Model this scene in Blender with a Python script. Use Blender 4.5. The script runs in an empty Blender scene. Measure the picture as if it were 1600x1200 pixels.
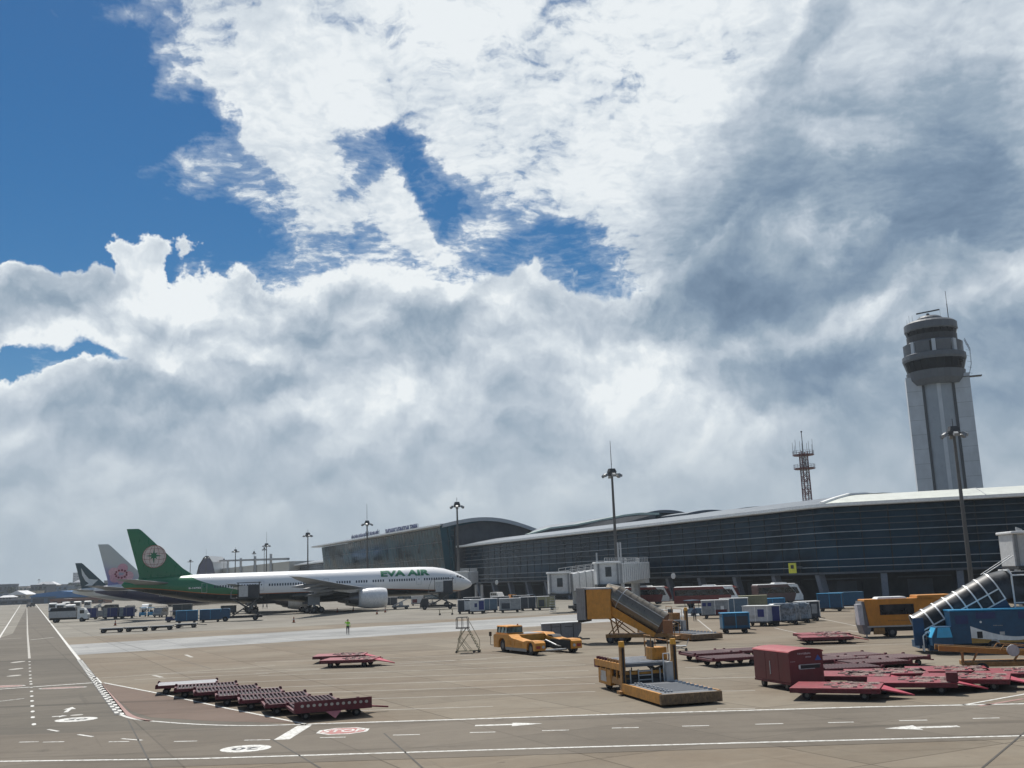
import bpy, bmesh, math, random
from mathutils import Vector, Matrix, noise as mnoise
R = math.radians
random.seed(7)
scene = bpy.context.scene
COL = scene.collection

# ------------------------------------------------------------------ camera
FPX, PITCH, ROLL, EYE = 1570.0, R(10.85), R(2.1), 6.0
CF = Vector((0, math.cos(PITCH), math.sin(PITCH)))
R0 = Vector((1, 0, 0)); U0 = Vector((0, -math.sin(PITCH), math.cos(PITCH)))
CR = R0 * math.cos(ROLL) - U0 * math.sin(ROLL)
CU = R0 * math.sin(ROLL) + U0 * math.cos(ROLL)
cam_d = bpy.data.cameras.new('camera')
cam = bpy.data.objects.new('camera', cam_d); COL.objects.link(cam)
cam_d.sensor_width = 36.0; cam_d.lens = FPX / 1600 * 36.0
cam_d.clip_start = 0.5; cam_d.clip_end = 20000
cam.matrix_world = Matrix(((CR.x, CU.x, -CF.x, 0), (CR.y, CU.y, -CF.y, 0), (CR.z, CU.z, -CF.z, EYE), (0, 0, 0, 1)))
scene.camera = cam
HAZE = .00015
scene.view_settings.view_transform = 'Standard'
scene.view_settings.look = 'None'
scene.view_settings.exposure = 0.0
scene.view_settings.gamma = 1.0
scene.view_settings.use_curve_mapping = False
scene.cycles.max_bounces = 6
scene.cycles.use_denoising = True

def ray(px, py): return CF * FPX + CR * (px - 800) + CU * (600 - py)
def G(px, py, h=0.0):
    """surveyed point: where the line of sight meets height h"""
    d = ray(px, py); t = (h - EYE) / d.z
    return Vector((d.x * t, d.y * t, h))
def AT(px, py, Y):
    d = ray(px, py); t = Y / d.y
    return Vector((d.x * t, Y, EYE + d.z * t))

# ------------------------------------------------------------------ sky
SUN_EL, SUN_AZ = R(60), R(-18)      # azimuth measured from +Y towards +X
world = bpy.data.worlds.new('World'); scene.world = world; world.use_nodes = True
NT = world.node_tree; NT.nodes.clear()

class V:
    """small wrapper: arithmetic on node sockets"""
    nt = None
    def __init__(s, sock): s.s = sock
    @staticmethod
    def op(kind, *a, clamp=False):
        n = V.nt.nodes.new('ShaderNodeMath'); n.operation = kind; n.use_clamp = clamp
        for i, x in enumerate(a):
            if isinstance(x, V): V.nt.links.new(x.s, n.inputs[i])
            else: n.inputs[i].default_value = x
        return V(n.outputs[0])
    def __add__(s, o): return V.op('ADD', s, o)
    __radd__ = __add__
    def __sub__(s, o): return V.op('SUBTRACT', s, o)
    def __rsub__(s, o): return V.op('SUBTRACT', o, s)
    def __mul__(s, o): return V.op('MULTIPLY', s, o)
    __rmul__ = __mul__
    def __truediv__(s, o): return V.op('DIVIDE', s, o)
def vmath(kind, *a):
    n = V.nt.nodes.new('ShaderNodeVectorMath'); n.operation = kind
    for i, x in enumerate(a):
        if isinstance(x, V): V.nt.links.new(x.s, n.inputs[i])
        elif isinstance(x, (tuple, list)): n.inputs[i].default_value = x
        elif kind == 'SCALE': n.inputs['Scale'].default_value = x
    return n
def comb(x, y, z=0.0):
    n = V.nt.nodes.new('ShaderNodeCombineXYZ')
    for i, q in enumerate((x, y, z)):
        if isinstance(q, V): V.nt.links.new(q.s, n.inputs[i])
        else: n.inputs[i].default_value = q
    return V(n.outputs[0])
def ramp(x, a, b, lo=0.0, hi=1.0, smooth=True):
    n = V.nt.nodes.new('ShaderNodeMapRange'); n.interpolation_type = 'SMOOTHSTEP' if smooth else 'LINEAR'
    V.nt.links.new(x.s, n.inputs[0])
    for i, v in zip((1, 2, 3, 4), (a, b, lo, hi)): n.inputs[i].default_value = v
    return V(n.outputs[0])
def noise(vec, scale, detail=6, rough=0.55, dist=0.0, lac=2.0, w=None):
    n = V.nt.nodes.new('ShaderNodeTexNoise')
    n.inputs['Scale'].default_value = scale; n.inputs['Detail'].default_value = detail
    n.inputs['Roughness'].default_value = rough; n.inputs['Distortion'].default_value = dist
    n.inputs['Lacunarity'].default_value = lac
    V.nt.links.new(vec.s, n.inputs['Vector'])
    return V(n.outputs[0])
def offs(vec, o): return V(vmath('ADD', vec, o).outputs[0])
def vscale(vec, o): return V(vmath('MULTIPLY', vec, o).outputs[0])
def mixc(f, a, b):
    n = V.nt.nodes.new('ShaderNodeMix'); n.data_type = 'RGBA'
    if isinstance(f, V): V.nt.links.new(f.s, n.inputs[0])
    else: n.inputs[0].default_value = f
    for i, q in ((6, a), (7, b)):
        if isinstance(q, V): V.nt.links.new(q.s, n.inputs[i])
        else: n.inputs[i].default_value = (*q, 1)
    return V(n.outputs[2])
def srgb(r, g, b):
    f = lambda c: ((c / 255 + .055) / 1.055) ** 2.4 if c > 10 else c / 255 / 12.92
    return (f(r), f(g), f(b))
V.nt = NT
tc = NT.nodes.new('ShaderNodeTexCoord')
DIR = V(tc.outputs['Generated'])
sp = NT.nodes.new('ShaderNodeSeparateXYZ'); NT.links.new(DIR.s, sp.inputs[0])
dx, dy, dz = V(sp.outputs[0]), V(sp.outputs[1]), V(sp.outputs[2])
def noise2(vec, scale, detail=6, rough=0.55, lac=2.0, color=False):
    v = noise(vec, scale, detail, rough, 0.0, lac)
    nd = NT.nodes[-1]; nd.noise_dimensions = '2D'
    return V(nd.outputs['Color']) if color else V(nd.outputs[0])
# stereographic bearing/elevation plane (conformal over the whole dome)
den = dy + 1.02
ST = comb(dx / den, dz / den)
def sky_pt(px, py):
    d = ray(px, py).normalized()
    return d.x / (d.y + 1.02), d.z / (d.y + 1.02)
def blob(px, py, rx, ry, ang=0.0, soft=1.0):
    """soft elliptical cloud mass at a bearing and elevation"""
    a, e = sky_pt(px, py)
    q = offs(ST_w, (-a, -e, 0))
    if ang:
        n = NT.nodes.new('ShaderNodeVectorRotate'); n.rotation_type = 'Z_AXIS'
        NT.links.new(q.s, n.inputs['Vector']); n.inputs['Angle'].default_value = R(ang)
        q = V(n.outputs[0])
    q = vscale(q, (2 * FPX / rx, 2 * FPX / ry, 0))
    l = V(vmath('LENGTH', q).outputs['Value'])
    return ramp(l, 1.0 + .6 * soft, 1.0 - .6 * soft)
def total(items):
    t = None
    for (px, py, rx, ry, ang, soft, w) in items:
        b = blob(px, py, rx, ry, ang, soft) * w
        t = b if t is None else t + b
    return t
wv = V(vmath('SUBTRACT', noise2(ST, 14.0, 6, .58, color=True), (.5, .5, .5)).outputs[0])
ST_w = V(vmath('ADD', ST, vscale(wv, (.085, .06, 0))).outputs[0])
pz = V.op('MAXIMUM', dz, 0.0) + 0.10
PL = comb(dx / pz, dy / pz)
PLw = V(vmath('ADD', PL, vscale(wv, (.15, .15, 0))).outputs[0])
n_big = noise2(PL, 2.2, 4, .5)
n_alto = noise2(PLw, 9.0, 8, .62)
n_cell = noise2(PLw, 34.0, 4, .55)
# --- upper broken layer
gaps = total([
    (-70, 200, 320, 330, 0, .55, 1.5), (-360, 150, 420, 420, 0, .6, 1.5), (200, 270, 210, 125, 12, .7, 1.15), (190, 365, 200, 80, 0, .6, .8),
    (690, 285, 115, 42, 12, 1.0, 1.2), (880, 415, 130, 34, 18, 1.1, 1.0), (580, 235, 90, 22, 8, 1.1, .5), (770, 345, 70, 50, 30, 1.2, .42),
    (60, 545, 150, 40, 0, 1.2, .62), (1040, 395, 60, 16, 0, 1.0, .3), (250, 110, 120, 50, -45, 1.0, .5),
    (520, 330, 170, 60, 0, 1.0, .36), (360, 390, 150, 40, 0, 1., .6), (640, 400, 120, 30, 10, 1.2, .35)])
adds = total([(1340, 300, 340, 300, 0, .8, .55), (245, 285, 115, 42, 25, 1.0, 1.5), (430, 215, 70, 60, -40, 1.0, 1.1), (395, 290, 75, 45, 0, 1.0, .7), (490, 345, 110, 30, 0, 1.0, .4),
              (618, 335, 48, 44, 0, .7, 1.3), (480, 130, 150, 90, 20, .8, .6), (170, 20, 80, 16, 20, 1.2, .6)])
away = ramp(dy, -.1, .66, .80, 0.0)          # cloud cover out of view, overhead and behind, thinned to cut fill light
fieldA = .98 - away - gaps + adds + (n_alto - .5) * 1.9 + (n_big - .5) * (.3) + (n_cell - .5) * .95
veil = ramp(fieldA + (n_big - .5) * .5, -.40, .85, 0, .42)            # thin edge of the layer
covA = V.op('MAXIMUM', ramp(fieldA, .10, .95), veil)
# --- cumulus bank low down, its top a ragged billowing line
bank = total([
    (120, 490, 190, 60, 0, .5, 1.0), (225, 425, 58, 52, 0, .5, 1.0), (340, 495, 110, 62, 0, .5, 1.0), (560, 510, 190, 105, 0, .5, 1.0),
    (30, 480, 100, 30, 0, .5, .5), (800, 620, 420, 190, 0, .5, 1.0), (300, 650, 560, 105, 0, .5, 1.0), (900, 860, 1900, 260, 0, .4, 1.0),
    (1300, 560, 420, 200, 0, .8, 1.0), (640, 480, 100, 60, 0, .6, .6), (40, 548, 120, 20, 0, 1.3, -.72), (110, 575, 160, 14, 0, 1.3, -.3)])
def billow(vec):
    a = noise2(vec, 20.0, 8, .56)
    return a
BW = V(vmath('ADD', ST, vscale(wv, (.03, .03, 0))).outputs[0])
b0 = billow(BW)
sdir = Vector((math.sin(SUN_AZ) * math.cos(SUN_EL), math.cos(SUN_AZ) * math.cos(SUN_EL), math.sin(SUN_EL)))
b1 = billow(offs(BW, (-.002, .010, 0)))
edgeB = bank + (b0 - .5) * 1.6
covB = ramp(edgeB, .36, .66)
rim = ramp(edgeB, .50, .95, .12, 0)
# --- light and shade of the masses
dark = total([(703, 597, 110, 50, 0, 1.0, .20), 
    (1270, 320, 250, 150, -10, 1.0, .42), (1140, 320, 90, 90, 0, .9, .16), (1270, 75, 110, 36, -40, 1.0, .26), (1500, 430, 260, 150, 0, 1.1, .34),
    (1090, 480, 200, 50, 0, .9, .30), (1220, 620, 150, 50, 0, .8, .34), (840, 690, 150, 36, 0, .9, .22), (500, 545, 150, 36, 0, .9, .24), (330, 605, 170, 40, 0, .9, .24),
    (690, 500, 90, 50, 0, .9, .24), (120, 495, 150, 26, 0, .9, .20), (60, 640, 260, 50, 0, .9, .20), (1560, 250, 120, 120, 0, 1, .16), (1520, 620, 300, 110, 0, 1.0, .26), (700, 750, 220, 26, 0, .9, .14),
    (380, 720, 400, 50, 0, .9, .12), (1400, 175, 200, 40, 0, .9, .14), (1560, 40, 200, 100, 0, 1, .08), (900, 790, 1500, 130, 0, 1, .10), (800, 640, 120, 30, 0, .9, .08), (420, 480, 60, 40, 0, .9, .16)])
light = total([
    (850, 110, 430, 170, 10, 1.0, .06), (1000, 300, 110, 190, 0, .9, .08), (900, 570, 330, 90, 0, 1.2, .03), (1340, 210, 90, 26, 0, .9, .28), (1270, 345, 80, 36, -20, .9, .26),
    (230, 395, 70, 34, 0, .8, .14), (560, 420, 120, 26, 0, .8, .14), (950, 700, 260, 50, 0, .9, .05), (1560, 240, 40, 20, 0, .9, .2), (700, 600, 150, 40, 0, 1.0, .02), (1290, 500, 150, 30, 0, .9, .10),
    (1080, 260, 50, 120, 0, .8, .1), (330, 555, 200, 20, 0, .9, .1)])
soft = noise2(V(vmath('ADD', vscale(ST, (1, 1.7, 0)), vscale(wv, (.10, .08, 0))).outputs[0]), 9.0, 7, .48)
com = light - dark + (soft - .5) * .40
shadeA = com + .90 + (n_alto - .5) * .38 + (n_cell - .5) * .24
c0 = noise2(BW, 12.0, 6, .48); c1_ = noise2(offs(BW, (-.003, .017, 0)), 12.0, 6, .48)
shadeB = com + .88 + (c0 - c1_) * ramp(dz, .02, .30, .65, 1.45) + (b0 - b1) * ramp(dz, 0.0, .35, .45, 1.35) + rim
def cloud_colour(sh):
    n = NT.nodes.new('ShaderNodeValToRGB'); NT.links.new(sh.s, n.inputs[0])
    el_ = n.color_ramp.elements
    pts = [(0.0, srgb(104, 126, 150)), (.25, srgb(124, 145, 167)), (.5, srgb(154, 171, 187)), (.72, srgb(190, 201, 212)), (.9, srgb(220, 228, 234)), (1.0, srgb(240, 245, 247))]
    while len(el_) < len(pts): el_.new(.5)
    for e_, (p, c) in zip(el_, pts): e_.position = p; e_.color = (*c, 1)
    return V(n.outputs[0])
st = NT.nodes.new('ShaderNodeTexSky'); st.sky_type = 'NISHITA'; st.sun_disc = False
st.sun_elevation = SUN_EL; st.sun_rotation = SUN_AZ; st.air_density = 1.0; st.dust_density = .3; st.ozone_density = 4.0
SKY_STRENGTH = .10
hs = NT.nodes.new('ShaderNodeHueSaturation'); hs.inputs['Hue'].default_value = .497; hs.inputs['Saturation'].default_value = 1.38; hs.inputs['Value'].default_value = .63
NT.links.new(st.outputs[0], hs.inputs['Color'])
blue = V(hs.outputs[0])
k = 1 / SKY_STRENGTH
def times(c, f): return V(vmath('SCALE', c, f).outputs[0])
# one ramp lookup: the nearer cumulus over the upper layer
sh = NT.nodes.new('ShaderNodeMix'); sh.data_type = 'FLOAT'
NT.links.new(covB.s, sh.inputs[0]); NT.links.new(shadeA.s, sh.inputs[2]); NT.links.new(shadeB.s, sh.inputs[3])
cc = times(cloud_colour(V(sh.outputs[0])), k)
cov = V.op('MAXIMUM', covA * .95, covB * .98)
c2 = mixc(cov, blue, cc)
hz = tuple(x * k for x in srgb(158, 174, 186))
c3 = mixc(ramp(dz, .17, -.01, 0, .8), c2, hz)
bg = NT.nodes.new('ShaderNodeBackground'); bg.inputs['Strength'].default_value = SKY_STRENGTH
NT.links.new(c3.s, bg.inputs['Color'])
wo = NT.nodes.new('ShaderNodeOutputWorld'); NT.links.new(bg.outputs[0], wo.inputs[0])

sun_d = bpy.data.lights.new('sun', 'SUN'); sun_d.energy = 5.0; sun_d.angle = R(.6); sun_d.color = (1, .95, .88)
sun = bpy.data.objects.new('sun', sun_d); COL.objects.link(sun)
sun.rotation_euler = sdir.to_track_quat('Z', 'Y').to_euler()
# ------------------------------------------------------------------ materials
MATS = {}
def new_mat(name):
    m = bpy.data.materials.new(name); m.use_nodes = True
    V.nt = m.node_tree
    b = m.node_tree.nodes['Principled BSDF']
    return m, b
def put(sock, v):
    if isinstance(v, V): V.nt.links.new(v.s, sock)
    elif isinstance(v, (tuple, list)): sock.default_value = (*v, 1) if len(v) == 3 else v
    else: sock.default_value = v
def objco():
    n = V.nt.nodes.new('ShaderNodeTexCoord'); return V(n.outputs['Object'])
def sep(vec):
    n = V.nt.nodes.new('ShaderNodeSeparateXYZ'); V.nt.links.new(vec.s, n.inputs[0])
    return V(n.outputs[0]), V(n.outputs[1]), V(n.outputs[2])
def PM(name, col, rough=.5, metal=0.0, var=.12, scale=2.5, dirt=.25, dcol=(.07, .06, .05), bump=0.0, spec=.5, dlo=.52):
    if name in MATS: return MATS[name]
    m, b = new_mat(name)
    co = objco()
    n1 = noise(co, scale, 6, .62)
    n2 = noise(vscale(co, (1, 1, .35)), scale * 3.3, 4, .6)
    f = ramp(n1 * .6 + n2 * .4, .35, .65)
    dark = tuple(c * (1 - var) for c in col); lit = tuple(min(1, c * (1 + var)) for c in col)
    c = mixc(f, dark, lit)
    if dirt > 0:
        n3 = noise(vscale(co, (1, 1, .5)), scale * 1.7, 7, .7)
        c = mixc(ramp(n3, dlo, dlo + .26, 0, dirt), c, dcol)
    put(b.inputs['Base Color'], c)
    put(b.inputs['Roughness'], V.op('ADD', n2 * .25, rough - .12))
    b.inputs['Metallic'].default_value = metal
    b.inputs['Specular IOR Level'].default_value = spec
    if bump:
        bn = V.nt.nodes.new('ShaderNodeBump'); bn.inputs['Strength'].default_value = .5; bn.inputs['Distance'].default_value = bump
        V.nt.links.new(n2.s, bn.inputs['Height']); V.nt.links.new(bn.outputs[0], b.inputs['Normal'])
    MATS[name] = m
    return m
def GLASS(name, col=(.02, .028, .035), rough=.08, spec=.6):
    if name in MATS: return MATS[name]
    m, b = new_mat(name)
    co = V(V.nt.nodes.new('ShaderNodeNewGeometry').outputs['Position']) if name.startswith(('terminal', 'hall')) else objco(); n1 = ramp(noise(co, .7 if not name.startswith(('terminal', 'hall')) else .09, 6, .62, .5), .35, .65)
    if name[:4] in ('term', 'hall'): col = tuple(c * 1.5 for c in col)
    put(b.inputs['Base Color'], mixc(n1, tuple(c * .35 for c in col), tuple(c * 1.7 for c in col)))  # on terminal and hall, broad tone noise paints uneven reflections into base colour
    put(b.inputs['Roughness'], n1 * .12 + rough - .05)
    b.inputs['Specular IOR Level'].default_value = spec
    if name in ('terminal_glass', 'hall_glass'): b.inputs['Specular Tint'].default_value = (.22, .42, .62, 1)     # blue sky reflection put into the specular tint, in place of tan ground
    MATS[name] = m; return m

# ------------------------------------------------------------------ mesh builder
class MB:
    def __init__(s): s.v = []; s.f = []; s.sm = []
    def add(s, vs, fs, smooth=False):
        o = len(s.v); s.v += [tuple(p) for p in vs]; s.f += [tuple(i + o for i in f) for f in fs]; s.sm += [smooth] * len(fs)
        return s
    def box(s, x0, x1, y0, y1, z0, z1, M=None, tx=0.0, ty=0.0):
        """tx, ty: how far the top is drawn in on each side"""
        vs = [Vector(p) for p in ((x0, y0, z0), (x1, y0, z0), (x1, y1, z0), (x0, y1, z0), (x0 + tx, y0 + ty, z1), (x1 - tx, y0 + ty, z1), (x1 - tx, y1 - ty, z1), (x0 + tx, y1 - ty, z1))]
        if M is not None: vs = [M @ p for p in vs]
        return s.add(vs, [(0, 3, 2, 1), (4, 5, 6, 7), (0, 1, 5, 4), (1, 2, 6, 5), (2, 3, 7, 6), (3, 0, 4, 7)])
    def beam(s, p, q, w, h=None, up=(0, 0, 1)):
        p, q = Vector(p), Vector(q); h = h or w
        d = (q - p).normalized(); u = Vector(up)
        if abs(d.dot(u)) > .95: u = Vector((0, 1, 0))
        a = d.cross(u).normalized() * w / 2; b = a.cross(d).normalized() * h / 2
        vs = [p - a - b, p + a - b, p + a + b, p - a + b, q - a - b, q + a - b, q + a + b, q - a + b]
        return s.add(vs, [(0, 1, 2, 3), (7, 6, 5, 4), (0, 4, 5, 1), (1, 5, 6, 2), (2, 6, 7, 3), (3, 7, 4, 0)])
    def cyl(s, p, q, r0, r1=None, n=12, caps=True, smooth=True):
        p, q = Vector(p), Vector(q); r1 = r0 if r1 is None else r1
        d = (q - p).normalized(); u = Vector((0, 0, 1)) if abs(d.z) < .9 else Vector((1, 0, 0))
        a = d.cross(u).normalized(); b = d.cross(a)
        c = [(math.cos(2 * math.pi * i / n), math.sin(2 * math.pi * i / n)) for i in range(n)]
        s.add([p + (a * x + b * y) * r0 for x, y in c] + [q + (a * x + b * y) * r1 for x, y in c], [(i, (i + 1) % n, (i + 1) % n + n, i + n) for i in range(n)], smooth)
        if caps:
            s.add([p + (a * x + b * y) * r0 for x, y in c], [tuple(range(n))[::-1]])
            s.add([q + (a * x + b * y) * r1 for x, y in c], [tuple(range(n))])
        return s
    def tube(s, pts, r, n=6):
        for a, b in zip(pts[:-1], pts[1:]): s.cyl(a, b, r, r, n)
        return s
    def loft(s, rings, caps=True, smooth=True, closed=True):
        n = len(rings[0]); o = len(s.v); vs = [p for r in rings for p in r]; fs = []
        m = n if closed else n - 1
        for k in range(len(rings) - 1):
            for i in range(m): fs.append((k * n + i, k * n + (i + 1) % n, (k + 1) * n + (i + 1) % n, (k + 1) * n + i))
        s.add(vs, fs, smooth)
        if caps:
            s.add(rings[0], [tuple(range(n))[::-1]]); s.add(rings[-1], [tuple(range(n))])
        return s
    def prism(s, poly, y0, y1, plane='xz', t=0.0):
        """extrude a side outline [(x,z)] across y (or [(x,y)] up z)"""
        n = len(poly)
        cx = sum(p[0] for p in poly) / n; cz = sum(p[1] for p in poly) / n
        if plane == 'xz': A = [(x, y0, z) for x, z in poly]; B = [(x, y1, z) for x, z in poly]
        elif plane == 'yz': A = [(y0, x, z) for x, z in poly]; B = [(y1, x, z) for x, z in poly]
        else: A = [(x, y, y0) for x, y in poly]; B = [(x, y, y1) for x, y in poly]
        return s.loft([A, B], smooth=False)
    def sphere(s, c, r, n=10, m=6, sc=(1, 1, 1)):
        rings = [[(c[0] + r * sc[0] * math.sin(math.pi * k / m) * math.cos(2 * math.pi * i / n), c[1] + r * sc[1] * math.sin(math.pi * k / m) * math.sin(2 * math.pi * i / n), c[2] - r * sc[2] * math.cos(math.pi * k / m)) for i in range(n)] for k in range(m + 1)]
        return s.loft(rings, caps=False)
    def lathe(s, prof, n=24, c=(0, 0)):
        rings = [[(c[0] + r * math.cos(2 * math.pi * i / n), c[1] + r * math.sin(2 * math.pi * i / n), z) for i in range(n)] for r, z in prof]
        return s.loft(rings)
    def mesh(s, name):
        me = bpy.data.meshes.new(name); me.from_pydata([tuple(p) for p in s.v], [], s.f)
        me.polygons.foreach_set('use_smooth', s.sm)
        bm = bmesh.new(); bm.from_mesh(me); bmesh.ops.recalc_face_normals(bm, faces=bm.faces); bm.to_mesh(me); bm.free()
        me.update(); return me
    def build(s, name, mat, parent=None, bevel=0.0, kind=None, label=None):
        o = bpy.data.objects.new(name, s.mesh(name)); COL.objects.link(o)
        if mat: o.data.materials.append(mat)
        if parent: o.parent = parent
        if kind: o['kind'] = kind
        if label: o['label'] = label
        if bevel:
            md = o.modifiers.new('bevel', 'BEVEL'); md.width = bevel; md.segments = 2; md.limit_method = 'ANGLE'; md.angle_limit = R(35)
        return o
def B(*a, **k): return MB().box(*a, **k)
def thing(name, label, cat, loc=(0, 0, 0), rot=0.0, group=None):
    o = bpy.data.objects.new(name, None); COL.objects.link(o); o.empty_display_size = .5
    o.location = loc; o.rotation_euler = (0, 0, rot); o['label'] = label; o['category'] = cat
    if group: o['group'] = group
    return o
def tag(o, label, cat, group=None):
    o['label'] = label; o['category'] = cat
    if group: o['group'] = group
    return o
def struct(o): o['kind'] = 'structure'; return o
def copy_tree(o, parent=None):
    c = o.copy(); COL.objects.link(c)
    if parent: c.parent = parent
    for ch in list(o.children): copy_tree(ch, c)
    return c
def again(proto, loc, rot, label, group=None):
    c = copy_tree(proto); c.location = loc; c.rotation_euler = (0, 0, rot); c['label'] = label
    if group: c['group'] = group
    return c
def inst(name, mesh, parent, loc=(0, 0, 0), rot=(0, 0, 0), scale=(1, 1, 1)):
    o = bpy.data.objects.new(name, mesh); COL.objects.link(o); o.parent = parent
    o.location = loc; o.rotation_euler = rot; o.scale = scale; return o
WM = {}
def wheel(parent, x, y, z, r=.35, w=.22, name='wheel'):
    key = (round(r, 3), round(w, 3))
    if key not in WM:
        rr = r; t = []
        for (a, b) in ((-.5, .72), (-.5, .9), (-.36, 1.0), (.36, 1.0), (.5, .9), (.5, .72)): t.append((a * w, b * r))
        n = 16
        m1 = MB().loft([[(b * math.cos(2 * math.pi * i / n), a, b * math.sin(2 * math.pi * i / n)) for i in range(n)] for a, b in t], smooth=False).mesh('wheel')
        m1.materials.append(RUBBER)
        m2 = MB().cyl((0, -.53 * w, 0), (0, .53 * w, 0), r * .48, r * .48, 10, smooth=False).mesh('rim'); m2.materials.append(RIM)
        WM[key] = (m1, m2)
    o = inst(name, WM[key][0], parent, (x, y, z)); inst('rim', WM[key][1], o); return o
def wheels(parent, xs, hy, r=.35, w=.22):
    for x in xs:
        for s in (-1, 1): wheel(parent, x, s * hy, r, r, w)
def text_mesh(body, size, extrude=.01, bold=False, sx=1.0):
    cu = bpy.data.curves.new('t', 'FONT'); cu.body = body; cu.size = size; cu.extrude = extrude; cu.align_x = 'CENTER'; cu.align_y = 'CENTER'
    cu.offset = size * .025 * int(bold); cu.resolution_u = 3
    o = bpy.data.objects.new('t', cu); COL.objects.link(o)
    dg = bpy.context.evaluated_depsgraph_get(); dg.update()
    me = bpy.data.meshes.new_from_object(o.evaluated_get(dg))
    bpy.data.objects.remove(o); bpy.data.curves.remove(cu)
    if sx != 1:
        for v in me.vertices: v.co.x *= sx
    return me
def text(name, body, size, mat, parent, M, extrude=.01, bold=False, sx=1.0):
    me = text_mesh(body, size, extrude, bold, sx); me.transform(M); me.materials.clear(); me.materials.append(mat)
    o = bpy.data.objects.new(name, me); COL.objects.link(o)
    if parent: o.parent = parent
    return o
def MX(*rows): return Matrix([(*r,) for r in rows] + [(0, 0, 0, 1)])

RUBBER = PM('rubber', (.022, .022, .023), .85, var=.3, dirt=.3, dcol=(.12, .11, .1))
RIM = PM('rim_grey', (.13, .13, .13), .5, .3)
WHITE = PM('white_paint', (.72, .73, .72), .35, dirt=.15, dcol=(.4, .38, .34))
OFFW = PM('offwhite_panel', (.55, .56, .56), .5, dirt=.3, dcol=(.3, .28, .25))
GREY = PM('grey_steel', (.22, .23, .24), .5, .3)
LGREY = PM('light_grey_metal', (.42, .43, .44), .45, .4, dirt=.3)
DARK = PM('dark_steel', (.045, .047, .05), .6, .2, dcol=(.1, .09, .08))
BLACK = PM('black', (.015, .015, .017), .6)
YEL = PM('airport_yellow', (.58, .24, .018), .42, dirt=.45, dcol=(.12, .08, .05), var=.15)
YELD = PM('worn_yellow', (.31, .16, .05), .6, dirt=.8, dcol=(.09, .06, .045), var=.3, scale=4)
RED = PM('dolly_red', (.10, .010, .018), .55, dirt=.55, dcol=(.05, .02, .02), var=.3, scale=3)
REDL = PM('deck_red', (.215, .022, .034), .5, dirt=.7, dcol=(.22, .16, .14), var=.25, scale=1.7)
BLUE = PM('service_blue', (.008, .062, .135), .42, dirt=.35, dcol=(.03, .05, .07))
BLUEL = PM('light_blue', (.02, .24, .46), .4, dirt=.2)
NAVY = PM('navy', (.02, .035, .12), .5)
BUSRED = PM('bus_red_shaded', (.15, .02, .018), .4)  # red darkened to stand in for shade under the terminal overhang
GOLD = PM('gold_paint', (.38, .22, .05), .45)
GREENW = PM('hi_vis', (.35, .62, .08), .8)
SKIN = PM('skin', (.35, .2, .13), .7)
CLOTH = PM('dark_cloth', (.02, .025, .04), .9)
GL = GLASS('vehicle_glass')
SCREEN = GLASS('tinted_panel', (.025, .025, .028), .2, .5)
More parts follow.
